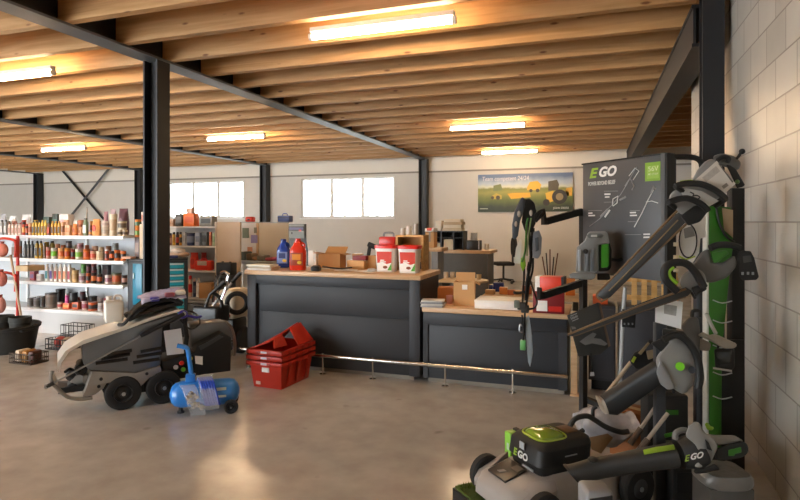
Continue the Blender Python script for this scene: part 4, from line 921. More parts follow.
MB().box(p.x-w, p.x+w, yy-.1, yy+.02, Z2[2]+.002, Z2[2]+.17, .03, 3).build('shell', mat('d8321c', .35), t); MB().box(p.x-w*.55, p.x+w*.55, yy-.112, yy-.1, Z2[2]+.09, Z2[2]+.165, .01).build('grey_inset', mat('b8aea4', .4), t); MB().tube(smooth_path([(p.x-.06, yy-.05, Z2[2]+.16), (p.x-.04, yy-.05, Z2[2]+.2), (p.x+.04, yy-.05, Z2[2]+.2), (p.x+.06, yy-.05, Z2[2]+.16)], 4), .012).build('handle', M_RED, t)
stock([(184.3, 188, 275.5, 'spray', 'red-white', 'c9a48c', 'c02a24', 'd02a2a', 0), (188.3, 192.3, 275.5, 'spray', 'red-white', 'c9a48c', 'c02a24', 'd02a2a', 0), (193, 196, 278, 'spray', 'dark blue', '2a2e4a', '5a5a6a', 'd8b0a0', 0), (196.3, 201, 278, 'bottle', 'white', 'e6e0d8', 'd0c8c0', W_, 0)], EYE-(298-HZ)*DPY(192, HY)/F, yy, 'fourth board behind the dark column'); flush()
MB().box(ha, hb-.012, HY, HY+.4, EYE-(298-HZ)*DPY(192, HY)/F-.026, EYE-(298-HZ)*DPY(192, HY)/F-.001, .003).build('shelf_board', M_SHELF, [o for o in bpy.data.objects if o.get('label', '').startswith('white goods shelf unit behind')][0])
z4 = EYE-(298-HZ)*DPY(192, HY)/F
carton(Vector((PY(209, HZ, yy).x, yy, z4)), .13, .1, .13, 0, 'brown cardboard box on the fourth board behind the dark column')
# small crate-display at the far left: red feed hoppers on a rack, black tub, wire baskets
tx_, ty_ = PZ(14, 357, 0).x, PZ(14, 357, 0).y
c = PZ(10, 352, 0); c = Vector((c.x-.12, c.y+.05, 0))
t = thing('rubber_tub', 'round black rubber tub on the floor at the edge of the shelf display', 'tub', c)
r = .36; h = .34
MB().lathe([(r*.8, 0), (r*.84, .01), (r*.97, h-.05), (r*1.03, h-.045), (r*1.05, h-.01), (r*1.02, h), (r*.97, h-.015), (r*.8, .03), (.01, .025)], c, n=36).build('body', mat('2a2a29', .7, 0, .1, bump=.2), t)
for s in (-1, 1): MB().box(c.x+s*r*.99-.03, c.x+s*r*.99+.03, c.y-.09, c.y+.09, h-.07, h-.045, .01).build('grip', mat('2a2a29', .7), t)
# plant pots nested in the tub
for i in range(2):
    q = c+Vector((.15-.31*i, .06, .03)); tag(MB().lathe([(.1, 0), (.12, .33), (.13, .335), (.13, .40), (.115, .40), (.095, .02)], q, n=20).build('plant_pot', mat('33332f', .7)), 'dark plant pot standing in the black tub, %s' % ('nearer the white shelf' if i == 0 else 'farther from the white shelf'), 'pot')
# red net racks with packs
RX = PY(5, HZ, 5.9).x
t = thing('display_stand', 'slim red and white display stand at the far edge beside the goods shelf', 'display stand', (RX-.1, 6, 0))
MB().tube([PY(10.5, 255, 5.94), PY(22, 322, 5.9)], .016, 8).build('leaning_pole', mat('b89a7a', .5), t)
MB().box(RX-.36, RX-.33, 5.96, 5.99, 0, 1.45).build('post', M_RED, t); MB().box(RX+.14, RX+.17, 5.96, 5.99, 0, 1.45).build('post', M_RED, t)
MB().box(RX-.4, RX+.2, 5.9, 6.1, 0, .03).build('foot_plate', M_RED, t)
for i, z in enumerate((1.36, .86)):
    MB().tube(smooth_path([(RX-.34, 5.97, z), (RX-.1, 5.94, z+.05), (RX+.10, 5.94, z+.03), (RX+.17, 5.94, z-.02), (RX+.16, 5.94, z-.22)], 5), .028, 8, flat=.7).build('red_bracket', mat('c8321c', .4), t)
for i, (px, py, rx, rz, col, lab) in enumerate(((4, 250, .10, .10, 'b86a58', 'round pinkish sack hanging on the red display stand, upper of three'), (3, 279, .10, .11, 'a85a4c', 'round pinkish sack hanging on the red display stand, middle of three'), (2, 305, .09, .12, 'b07464', 'round pinkish sack hanging on the red display stand, lowest of three'))):
    q = PY(px, py, 5.84); t2 = thing('net_sack', lab, 'sack', (q.x-.02, 5.83, q.z-rz))
    MB().ball((q.x-.02, 5.83, q.z), rx, .06, rz).build('body', mat(col, .7, 0, .3, 30, .5), t2); MB().cyl((q.x-.02, 5.83, q.z+rz*.9), (q.x-.02, 5.83, q.z+rz*1.25), .02, .03, 10).build('tie', mat('8a3a2e', .6), t2)
q = PY(23, 268, 5.9); tag(MB().box(q.x-.16, q.x+.09, 5.9, 6.17, q.z-.05, q.z+.03, .01).build('hanging_tray', mat('b89c74', .6)), 'flat tan tray sticking out beside the red display stand', 'tray')
t = thing('black_basket', 'low dark basket of mixed small goods on the floor by the tub', 'basket', PZ(51, 349, 0))
def basket(t, c, w, d, h, m, nx=7):
    o = MB()
    for z in (0.012, h*.5, h): o.tube([(c.x-w, c.y-d, z), (c.x+w, c.y-d, z), (c.x+w, c.y+d, z), (c.x-w, c.y+d, z)], .007, 6, closed=True)
    o.build('rim', m, t); o = MB()
    for i in range(nx+1):
        x = c.x-w+2*w*i/nx
        for s in (-1, 1): o.cyl((x, c.y+s*d, .006), (x, c.y+s*d, h), .004, n=6)
        o.cyl((x, c.y-d, .008), (x, c.y+d, .008), .004, n=6)
    for i in range(1, 5):
        for s in (-1, 1): o.cyl((c.x+s*w, c.y-d+2*d*i/5, .006), (c.x+s*w, c.y-d+2*d*i/5, h), .004, n=6)
    o.build('wire_side', m, t)
c1 = PZ(55, 350, 0)+Vector((.03, .1, 0)); basket(t, c1, .17, .12, .14, M_BLACK)
for i, (dx, dy, cc, l) in enumerate(((-.06, 0, 'b0463c', 'red pouch in the dark basket by the tub'), (.06, .01, 'b8a48c', 'tan pouch in the dark basket by the tub'))):
    tag(MB().ball((c1.x+dx, c1.y+dy, .085), .055, .09, .07).build('pouch', mat(cc, .6)), l, 'pouch')
c2 = PZ(19, 365, 0)+Vector((0, .12, 0)); t = thing('wire_basket', 'low wire basket with brown packets on the floor before the black tub', 'basket', c2); basket(t, c2, .17, .11, .12, mat('4a4038', .5, .5), 12)
for i, (dx, cc, l) in enumerate(((-.09, 'd8c8b4', 'white packet lying in the wire basket before the tub'), (.01, 'b07a2e', 'amber packet lying in the wire basket before the tub'), (.10, '5a2e22', 'dark brown packet lying in the wire basket before the tub'))):
    tag(MB(Matrix.Translation(Vector((c2.x+dx, c2.y, .016))) @ Matrix.Rotation(R(8*i), 4, 'Z')).box(-.035, .035, -.08, .08, 0, .135, .02).build('packet', mat(cc, .5)), l, 'packet')
c3 = PZ(74, 341, 0)+Vector((.1, -.03, 0)); t = thing('mesh_crate', 'black mesh crate standing under the lowest white shelf', 'crate', c3); basket(t, c3, .19, .10, .24, M_BLACK, 5)
# ================================================================ back of the shop
# tractor poster on the back wall
yp = Y1-.06
A, B, C_ = PY(478, 212.5, yp), PY(573, 211, yp), PY(478, 174, yp)
px0, px1, pz0, pz1 = A.x, B.x, (A.z+B.z)/2, PY(526, 173.5, yp).z
t = thing('poster', 'wide farming poster with yellow-green tractors on the back wall', 'poster', ((px0+px1)/2, yp, pz0))
def pm():
    m = bpy.data.materials.new('poster_field'); m.use_nodes = True
    N, L = nodes(m); b = N['Principled BSDF']; b.inputs['Roughness'].default_value = .45
    tc = N.new('ShaderNodeTexCoord'); sp = N.new('ShaderNodeSeparateXYZ'); no = N.new('ShaderNodeTexNoise'); no.inputs['Scale'].default_value = 5; no.inputs['Detail'].default_value = 6
    L.new(tc.outputs['Generated'], sp.inputs[0]); L.new(tc.outputs['Object'], no.inputs['Vector'])
    ad = N.new('ShaderNodeMath'); ad.operation = 'MULTIPLY_ADD'; ad.inputs[1].default_value = .16
    L.new(no.outputs['Fac'], ad.inputs[0]); L.new(sp.outputs['Z'], ad.inputs[2])
    r = N.new('ShaderNodeValToRGB'); e = r.color_ramp.elements
    e[0].position = .08; e[0].color = lin('24331f'); e[1].position = 1.0; e[1].color = lin('5a6f92')
    for p, c in ((.22, '343f2a'), (.34, '55622c'), (.44, '6b7433'), (.60, '949347'), (.68, '7e843e'), (.74, 'ccd0bc'), (.84, 'a9b8c8')):
        q = e.new(p); q.color = lin(c)
    L.new(ad.outputs[0], r.inputs[0]); L.new(r.outputs[0], b.inputs['Base Color'])
    return m
MB().box(px0, px1, yp, yp+.02, pz0, pz1).build('print', pm(), t)
def UV(u, v, dy=0): return Vector((px0+(px1-px0)*u, yp-.002-dy, pz1-(pz1-pz0)*v))
def flat(pts, col, name, k=1):
    return MB().prism([UV(u, v, .0015*k) for u, v in pts], (0, .002, 0)).build(name, mat(col, .45), t)
def disc(u, v, rr, col, name, k=2):
    c = UV(u, v, .0015*k); return MB().cyl(c, c+Vector((0, .003, 0)), rr, n=20).build(name, mat(col, .45), t)
flat([(.32, .52), (.40, .5), (.56, .5), (.57, .62), (.36, .66)], 'd8a52e', 'yellow_implement')
flat([(.15, .58), (.2, .5), (.26, .56), (.26, .66), (.16, .66)], 'b8a040', 'small_tractor'); flat([(.17, .3), (.25, .26), (.27, .42), (.17, .45)], '6f7a4a', 'cab_window')
disc(.22, .62, .06, '4a4020', 'tyre'); disc(.16, .62, .045, '4a4020', 'tyre')
flat([(.53, .36), (.56, .22), (.64, .2), (.68, .3), (.66, .44), (.53, .44)], 'd8ac34', 'harvester'); disc(.57, .45, .045, '3a3426', 'tyre'); disc(.64, .45, .05, '3a3426', 'tyre')
flat([(.75, .22), (.84, .18), (.86, .3), (.85, .46), (.75, .46)], '4f4838', 'tractor_cab'); flat([(.72, .52), (.80, .46), (.82, .72), (.74, .78)], 'ddb23c', 'tractor_bonnet'); flat([(.80, .46), (.9, .44), (.96, .5), (.96, .62), (.82, .7)], 'a8a040', 'tractor_body')
disc(.865, .62, .2, '2f2a22', 'tyre'); disc(.865, .62, .1, '8f7f5a', 'wheel_rim', 3); disc(.73, .76, .09, '2f2a22', 'tyre')
flat([(.93, .4), (.99, .38), (.99, .6), (.93, .6)], 'd8a83a', 'trailer')
text('Team competent 24/24', .17, mat('d8d4dc', .5), t, UV(.045, .17, .003), (1,0,0), (0,0,1), width=(px1-px0)*.5, shear=.1)
text('JOHN DEERE', .075, mat('cfd6c8', .5), t, UV(.80, .93, .003), (1,0,0), (0,0,1), width=(px1-px0)*.16) 
flat([(.02, .9), (.11, .9), (.11, .925), (.02, .925)], 'aab49a', 'small_caption')
# back desk: grey front, wood top
YD = 10.4
def X(px, Y): return PY(px, HZ, Y).x
def Zp(px, py, Y): return PY(px, py, Y).z
zt = Zp(465, 250.5, YD); xa, xb = X(437, YD), X(490.5, YD)
t = thing('back_desk', 'grey-fronted desk with a wood top at the back, under the poster', 'desk', ((xa+xb)/2, YD+.4, 0))
MB().box(xa, xb-.06, YD+.05, YD+.7, 0, zt-.06).build('body', mat('5c5a55', .5), t); MB().box(xa-.1, xb, YD, YD+.8, zt-.058, zt, .006).build('worktop', M_TOP, t)
# black pigeonhole rack on it
xa, xb, z1 = X(430.5, YD+.2), X(463.5, YD+.2), Zp(447, 231, YD+.2); zt += .0015
t = thing('desk_rack', 'black open rack standing on the back desk', 'rack', ((xa+xb)/2, YD+.3, zt))
MB().box(xa, xb, YD+.15, YD+.55, z1-.02, z1).build('top_board', M_BLACK, t); MB().box(xa, xb, YD+.53, YD+.55, zt, z1-.02).build('back_board', M_BLACK, t)
for u in (0, .35, .72, 1): MB().box(xa+(xb-xa)*u-.01*(u > 0)-.008*(u == .35), xa+(xb-xa)*u+.012*(u < 1), YD+.15, YD+.53, zt, z1-.02).build('divider', M_BLACK, t)
MB().box(xa+.012, xb-.012, YD+.16, YD+.53, (zt+z1)/2+.04, (zt+z1)/2+.055).build('shelf', M_BLACK, t)
for i, (p0, p1, y0, c, l) in enumerate(((443.5, 453, 239.5, 'd8c8a8', 'tall cream folder'), (433.2, 437, 242, '8a8fb0', 'bluish folder'), (437.4, 440.5, 243, 'c0b098', 'tan folder'))):
    q0, q1 = X(p0, YD+.2), X(p1, YD+.2)
    tag(MB().box(q0, q1, YD+.2, YD+.42, zt+.001, Zp(p0, y0, YD+.2)).build('folder', mat(c, .6)), l+' standing in the black desk rack', 'folder')
for i, (p0, p1, c) in enumerate(((443, 462, 'c9b494'), (444, 461.5, 'ddd0ba'), (443.5, 462.5, 'b89f7c'), (444.5, 461, 'd8c8ac'))):
    q0, q1 = X(p0, YD+.25), X(p1, YD+.25); z = z1+.0015+.058*i
    tag(MB().box(q0, q1, YD+.2, YD+.5, z, z+.056, .006).build('ring_binder', mat(c, .5)), 'pale ring binder in the pile on the black desk rack, %s' % ('lowest of four', 'second from below', 'third from below', 'topmost of four')[i], 'binder')
q = X(439, YD+.25); tag(MB().box(q-.06, q+.06, YD+.2, YD+.45, z1+.0015, z1+.2, .006).build('carton_file', mat('e0d6c6', .5)), 'white upright file beside the binder pile on the desk rack', 'file')
q = X(440.6, YD+.25)
q0, q1 = X(423.5, YD-1.9), X(432.5, YD-1.9)
# side stand with a red tray (between desk and counter)
YS = 9.05; za = Zp(430, 248, YS)
t = thing('side_stand', 'small wood-topped stand between the wood crate and the back desk', 'stand', (X(432, YS), YS+.2, 0))
MB().box(X(419, YS), X(441.5, YS), YS, YS+.45, za-.06, za, .006).build('top_board', M_TOP, t); MB().box(X(431, YS), X(437.5, YS), YS+.03, YS+.4, 0, za-.06).build('leg', M_GREY, t); MB().box(X(420.5, YS), X(422.5, YS), YS+.03, YS+.4, 0, za-.06).build('leg', M_GREY, t)
t = thing('carton_stack', 'tall brown carton on the small wood-topped stand', 'box', (X(428, YS), YS+.2, za+.001)); MB().box(X(423.6, YS), X(432.4, YS), YS+.1, YS+.3, za+.001, Zp(428, 232.4, YS), .004).build('body', M_CARD2, t); MB().box(X(427, YS), X(429, YS), YS+.098, YS+.302, za+.1, Zp(428, 232, YS)+.001).build('tape', M_KICK, t)
z = Zp(428, 232.4, YS)+.01; t = thing('parts_tray', 'red and white tray on the tall brown carton near the column', 'tray', (X(428, YS), YS+.2, z)); MB().box(X(423.5, YS), X(432.5, YS), YS+.08, YS+.32, z, z+.06, .008).build('body', M_PAPER, t); MB().box(X(425.5, YS), X(430.5, YS), YS+.07, YS+.33, z+.02, z+.065, .008).build('insert', mat('d8482c', .4), t)
# small black shelf of discs on the back desk
q0, q1 = X(466.5, YD+.2), X(480, YD+.2); z1 = Zp(472, 240.5, YD+.2)
t = thing('disc_holder', 'small black box of flat cases at the end of the back desk', 'box', ((q0+q1)/2, YD+.3, zt)); MB().box(q0, q1, YD+.2, YD+.4, zt, z1, .004).build('body', M_BLACK, t); MB().box(q1-.03, q1-.01, YD+.195, YD+.2, zt+.01, z1-.01).build('pale_edge', M_LGREY, t)
t = thing('file_sorter', 'upright metal file sorter beside the black desk rack', 'file sorter', (X(468, YD+.5), YD+.52, zt))
for k in range(4): q = X(465.5+1.6*k, YD+.45)+.1; MB().box(q, q+.012, YD+.42, YD+.6, zt+.011, zt+.32, .002).build('plate', M_LGREY, t)
MB().box(X(464.8, YD+.45)+.1, X(471.6, YD+.45)+.1, YD+.42, YD+.6, zt, zt+.01).build('base', M_LGREY, t)
tag(MB().lathe([(.04, 0), (.04, .12), (.035, .12), (.03, .02)], (X(487, YD+.3), YD+.3, zt), n=14).build('cup', mat('d8cab0', .5)), 'pale cup at the free end of the back desk', 'cup')
# rounded desk end behind the low counter
c = PZ(463, 279.5, .75); t = thing('round_desk', 'pale desk with a rounded end behind the tall open box', 'desk', (c.x, c.y, 0))
M_PALE = mat('dcc4a0', .45, 0, .05)
pts = [(c.x-.35, c.y-.28, .72), (c.x+.12, c.y-.28, .72)]+[(c.x+.12+.28*math.cos(a), c.y+.28*math.sin(a), .72) for a in (-math.pi/2+math.pi*k/12 for k in range(1, 12))]+[(c.x+.12, c.y+.28, .72), (c.x-.35, c.y+.28, .72)]
MB().prism(pts, (0, 0, .03), .005).build('top', M_PALE, t); MB().cyl((c.x+.12, c.y, .02), (c.x+.12, c.y, .719), .04).build('leg', M_DGREY, t); MB().box(c.x-.32, c.x-.28, c.y-.25, c.y+.25, 0, .719).build('side_panel', M_DGREY, t); MB().cyl((c.x+.12, c.y, 0), (c.x+.12, c.y, .02), .22, n=20).build('foot', M_DGREY, t)
for i, (dx, dy, h, cc, l) in enumerate(((-.30, .1, .1, 'dccbb4', 'white mug at the flat end of the rounded desk, first'), (-.2, .12, .1, 'd2c0a8', 'white mug at the flat end of the rounded desk, second'), (.12, .1, .09, '8a7a5c', 'brown pen cup on the rounded desk'), (.24, .06, .08, 'c8b088', 'tan pot near the rounded tip of the desk'))):
    tag(MB().lathe([(.036, 0), (.04, h), (.036, h), (.032, .01)], (c.x+dx, c.y+dy, .7515), n=14).build('mug', mat(cc, .5)), l, 'mug')
# packing bench with cartons
YB = 7.3; zb = .70; xa, xb = X(482, YB), X(580, YB)
t = thing('packing_bench', 'low bench of packing boxes behind the low counter', 'bench', ((xa+xb)/2, YB+.3, 0)); MB().box(xa, xb, YB, YB+.6, zb-.04, zb, .005).build('top', M_PALE, t)
for x in (xa+.06, xb-.06):
    for y in (YB+.05, YB+.55): MB().box(x-.025, x+.025, y-.025, y+.025, 0, zb-.04).build('leg', M_DGREY, t)
zb += .0015
for i, (p0, p1, y0, yo, cc, l) in enumerate(((485, 494, 291.5, .05, 'c89a68', 'small tan carton at the left end of the packing bench'), (493, 503, 283, .38, '24347c', 'dark blue box at the back of the packing bench'), (499, 507, 287.5, .12, 'd88a48', 'orange carton on the packing bench beside the tan ones'), (507.5, 514, 290, .1, 'c07048', 'rust carton on the packing bench, left of the hanging harness'), (489, 492.5, 285, .36, '2f4a9a', 'small blue box at the back of the packing bench'), (514.5, 521, 292, .08, 'd0a878', 'small pale carton on the packing bench behind the harness'), (522, 531, 286, .25, 'b0603c', 'brick-red carton on the packing bench behind the harness'), (565.5, 575, 279, .3, 'd0803c', 'orange carton at the right end of the packing bench'))):
    Yq = YB+yo; q0, q1 = X(p0, Yq), X(p1, Yq); carton(Vector(((q0+q1)/2, Yq+.06, zb)), (q1-q0)/2*.98, .055, max(.03, (Zp(p0, y0, Yq)-zb)/2), R(2*(i % 3)-2), l, mat(cc, .6), tape=i % 2 == 0)
# office chair
c = PZ(503.5, 283, 0)
t = thing('office_chair', 'black swivel office chair at the back, below the poster', 'chair', c, R(25)); M0 = W(t); M_FAB = mat('17171a', .8, 0, .15)
for k in range(5):
    a = 2*math.pi*k/5+.2; d = Vector((math.cos(a), math.sin(a), 0)); MB(M0).tube([d*.03+Vector((0,0,.11)), d*.3+Vector((0,0,.075))], [.025, .016], 8).build('base_arm', M_BLACK, t)
    MB(M0).cyl(d*.3+Vector((-.02*d.y, .02*d.x, .03)), d*.3+Vector((.02*d.y, -.02*d.x, .03)), .03, n=10).build('castor', M_BLACK, t)
MB(M0).cyl((0, 0, .1), (0, 0, .48), .028).build('gas_column', M_BLACK, t)
MB(M0).box(-.25, .25, -.24, .24, .48, .57, .035, 3).build('seat', M_FAB, t)
MB(M0).box(.24, .27, -.05, .05, .52, .78, .01).build('back_bracket', M_BLACK, t)
MB(M0).loft([[(.25+dx, y*s, .70+z) for y, z in [(.2*math.cos(a)*(1.0), .27+.27*math.sin(a)) for a in (2*math.pi*k/20 for k in range(20))]] for dx, s in ((-.0, .9), (.02, 1), (.06, 1), (.08, .9))]).build('backrest', M_FAB, t)
# coat stand like rack of sticks against the wall
c = PY(550, 279, 15.6); c.z = 0; t = thing('tool_rack', 'small dark rack of upright sticks against the back wall right of the chair', 'rack', c)
MB().box(c.x-.2, c.x+.2, c.y-.15, c.y+.15, 0, .12, .01).build('base', mat('7a4a2e', .6), t)
for k in range(5):
    x = c.x-.1+.05*k; MB().tube([(x, c.y, .12), (x+.05*(k-2), c.y, .72+.1*(k % 3))], .018, 6).build('stick', M_BLACK if k % 2 else mat('5a3422', .6), t)
# workbench with a cream board, left of the tall counter
YW = 8.9; zw = .93; xa, xb = X(238, YW), X(300, YW)
t = thing('work_bench', 'grey workbench left behind the tall counter', 'bench', ((xa+xb)/2, YW+.3, 0)); MB().box(xa, xb, YW, YW+.7, zw-.05, zw, .005).build('top', mat('a4a8b0', .4), t); MB().box(xa+.05, xb-.05, YW+.08, YW+.68, 0, zw-.05).build('cabinet', M_LGREY, t)
za = Zp(270, 223, YW+.6); x0, xm_, x1 = X(240, YW+.6), X(257.5, YW+.6), X(288, YW+.6)
t2 = thing('back_board', 'tall cream board standing on the workbench', 'board', ((x0+x1)/2, YW+.6, zw)); MB().box(xm_, x1, YW+.6, YW+.63, zw+.002, za).build('cream_field', mat('e6dcc8', .5, 0, .02), t2); MB().box(x0, xm_-.005, YW+.6, YW+.63, zw+.002, za).build('white_field', mat('e4e2e0', .5, 0, .02), t2); MB().box(xm_-.02, xm_+.03, YW+.585, YW+.6, zw+.002, za).build('batten', mat('d8b890', .6), t2)
MB().box(x0, x1, YW+.59, YW+.645, za, za+.02).build('cap_rail', M_LGREY, t2)
yf = YW+.585
for i, (p0, p1, y0, y1, cc, l) in enumerate(((242.5, 248.5, 228, 238, '7a8a7c', 'green-grey card on the white field of the workbench board'), (254, 257, 227.5, 233, '9a9a8c', 'small grey card high on the workbench board'), (251, 257.5, 235, 243, '9a92c4', 'lilac card on the workbench board'), (247.5, 252, 247, 252, 'd89a78', 'peach card low on the workbench board'))):
    tag(MB().box(X(p0, yf), X(p1, yf), yf-.004, yf+.014, Zp(p0, y1, yf), Zp(p0, y0, yf)).build('wall_card_hanging', mat(cc, .5)), l, 'card')
z = zw+.0015
for i, (p, w, h, cc, l) in enumerate(((247, .07, .16, '55605c', 'dark green tool box on the workbench, farthest from the jugs'), (253, .06, .13, '7a6a54', 'brown tool tray on the workbench'), (258, .05, .07, '9a7a5c', 'small brown tin on the workbench before the cream board'), (264.5, .08, .1, '8a8474', 'grey-green tool roll on the workbench'), (273, .09, .06, 'c85a6a', 'pink rag on the workbench beside the blue jug'))):
    q = X(p, YW+.3); tag(MB().box(q-w, q+w*.9, YW+.15, YW+.4, z, z+h, .03, 3).build('bench_item', mat(cc, .6, 0, .3, 20)), l, 'tool box')
zc3 = za+.0215
q = X(285, YW+.6); t = thing('blue_case', 'blue carry case on top of the cream board', 'case', (q, YW+.6, zc3)); MB().box(q-.13, q+.13, YW+.54, YW+.68, zc3, zc3+.12, .012).build('body', mat('3f5590', .4), t); MB().tube(smooth_path([(q-.05, YW+.6, zc3+.115), (q-.04, YW+.6, zc3+.155), (q+.04, YW+.6, zc3+.155), (q+.05, YW+.6, zc3+.115)], 4), .009).build('handle', M_BLUE, t); MB().box(q-.125, q+.125, YW+.535, YW+.54, zc3+.075, zc3+.085).build('seam', M_BLACK, t)
q = X(250, YW+.6); t = thing('red_case', 'rounded red case on top of the white board', 'case', (q, YW+.6, zc3)); MB().box(q-.09, q+.085, YW+.55, YW+.68, zc3, zc3+.1, .03, 3).build('body', mat('d8402c', .35), t); MB().box(q-.03, q+.03, YW+.546, YW+.552, zc3+.03, zc3+.06).build('clasp', M_BLACK, t)
# dark product display board behind the red jug
Yd = 7.35; q0, q1 = X(288.5, Yd), X(304.5, Yd); z1 = Zp(296, 224, Yd)
t = thing('display_board', 'narrow dark display board of small parts behind the red jug', 'board', ((q0+q1)/2, Yd, 0)); MB().box(q0, q1, Yd, Yd+.03, .4, z1, .003).build('panel', mat('4a4846', .5), t); MB().box(q0-.02, q1+.02, Yd-.06, Yd+.14, 0, .03).build('base', M_BLACK, t); MB().box(q0, q0+.03, Yd+.031, Yd+.06, .03, z1).build('post', M_BLACK, t); MB().box(q1-.03, q1, Yd+.031, Yd+.06, .03, z1).build('post', M_BLACK, t)
MB().box(q0+.005, q1-.005, Yd-.004, Yd, z1-.035, z1-.006).build('header', mat('8a8a84', .5), t); MB().box(q0+.015, q1-.02, Yd-.006, Yd, z1-.085, z1-.05).build('violet_strip', mat('6a6484', .5), t); MB().box(q0+.005, q1-.005, Yd-.005, Yd, z1-.21, z1-.1).build('grey_strip', mat('7c7e78', .5), t); MB().box(q1-.09, q1-.05, Yd-.008, Yd-.001, z1-.11, z1-.08).build('red_tag', M_RED, t); MB().box(q0+.05, q0+.07, Yd-.008, Yd-.004, z1-.15, z1-.12).build('black_knob', M_BLACK, t)
MB().prism([(q1+.002, Yd+.001, z1-.13), (q1+.07, Yd+.001, z1-.5), (q1+.07, Yd+.001, .62), (q1+.002, Yd+.001, .62)], (0, .02, 0)).build('side_wing', M_BLACK, t)
# ---------------------------------------------------------------- walk-behind tillers between shelves and counter
def zq(zx, zy, d): return D(180+zx/10, 260+zy/10, d)
d0 = 6.35; g = D(226, 222, d0); 
t = thing('garden_tiller', 'walk-behind garden tiller with a chrome handle loop, left of the tall counter', 'tiller', Vector((g.x, g.y, 0)))
MB().tube(smooth_path([zq(330, 420, d0), zq(352, 290, d0), zq(362, 205, d0), zq(400, 140, d0), zq(445, 118, d0), zq(482, 150, d0), zq(470, 215, d0), zq(445, 320, d0), zq(410, 400, d0)], 5), .016, 8).build('handle_loop', mat('d8d8dc', .15, 1, .02), t)
MB().tube([zq(605, 125, d0+.05), zq(520, 225, d0+.05)], .024, 8).build('grip', M_BLACK, t); MB().tube([zq(520, 225, d0+.05), zq(430, 335, d0+.05), zq(320, 470, d0+.05)], .014, 8).build('handlebar', M_SILVER, t)
MB().tube([zq(445, 220, d0-.05), zq(385, 275, d0-.05)], .026, 8).build('grip', M_BLACK, t); MB().tube([zq(385, 275, d0-.05), zq(300, 345, d0-.05), zq(255, 470, d0-.05)], .018, 8).build('handlebar', M_BLACK, t)
MB().tube(smooth_path([zq(330, 330, d0), zq(390, 370, d0), zq(420, 450, d0), zq(400, 520, d0)], 4), .02, 8).build('cable_guard', M_BLACK, t)
MB().tube([zq(80, 435, d0-.1), zq(235, 442, d0-.1)], .01, 6).build('lever', M_BLACK, t)
c = D(212, 318, d0+.05); MB().box(c.x-.2, c.x+.14, c.y-.1, c.y+.15, c.z-.05, c.z+.14, .03, 3).build('engine_cover', M_BLACK, t); MB().box(c.x-.14, c.x+.10, c.y-.1, c.y+.15, .14, c.z-.05, .02).build('gearbox', M_DGREY, t)
tw0 = Vector((c.x-.16, c.y-.02, .16))
for s in (-1, 1):
    MB().lathe([(.05, -.05), (.14, -.06), (.16, -.03), (.16, .03), (.14, .06), (.05, .05)], (c.x+s*.13-.03, c.y, .16), (1, .25, 0), 22).build('wheel', M_TYRE, t)
MB().cyl((c.x-.17, c.y-.04, .16), (c.x+.12, c.y+.03, .16), .02).build('axle', M_BLACK, t)
c = D(237, 291, 7.0)
t = thing('garden_machine', 'cream and black walk-behind machine against the left end of the tall counter', 'machine', Vector((c.x-.02, c.y, 0)))
MB().box(c.x-.22, c.x+.02, c.y-.1, c.y+.25, .45, c.z+.02, .05, 3).build('cream_housing', mat('d2c4ac', .4), t)
cw = D(237, 303, 6.80); ax = (CAM-cw); ax.z = 0
MB().torus(cw, ax, .115, .03, 24, 8).build('steering_ring', M_BLACK, t); MB().box(c.x-.2, c.x, c.y-.08, c.y+.22, .16, .449, .03).build('engine_block', M_BLACK, t)
for s in (0, 1): MB().lathe([(.05, -.05), (.15, -.06), (.17, -.03), (.17, .03), (.15, .06), (.05, .05)], (c.x-.24+.22*s, c.y+.12, .17), (1, .1, 0), 22).build('wheel', M_TYRE, t)
cr = D(240, 333, 6.0); MB().ball((c.x-.05, c.y-.115, .5), .03).build('red_cap', M_RED, t)
# black case and yellow box on the end panel side
Yk = 7.7; c = PY(226.5, 275, Yk); zk = c.z
t = thing('utility_shelf_hanging', 'small dark stand before the beige panel', 'stand', (c.x, Yk, 0)); MB().box(c.x-.14, c.x+.14, Yk-.1, Yk+.12, zk-.03, zk).build('top', M_DGREY, t); MB().box(c.x-.12, c.x-.08, Yk-.05, Yk+.08, 0, zk-.03).build('leg', M_DGREY, t); MB().box(c.x+.08, c.x+.12, Yk-.05, Yk+.08, 0, zk-.03).build('leg', M_DGREY, t)
q0, q1 = X(219, Yk), X(234, Yk); t = thing('battery_case', 'black box standing before the beige panel', 'box', ((q0+q1)/2, Yk, zk+.0015)); MB().box(q0, q1, Yk-.08, Yk+.08, zk+.0015, Zp(226, 262.5, Yk), .01).build('body', M_BLACK, t)
for u in (.25, .75): MB().cyl((q0+(q1-q0)*u, Yk, Zp(226, 262.5, Yk)), (q0+(q1-q0)*u, Yk, Zp(226, 261.5, Yk)), .02).build('terminal', M_BLACK, t)
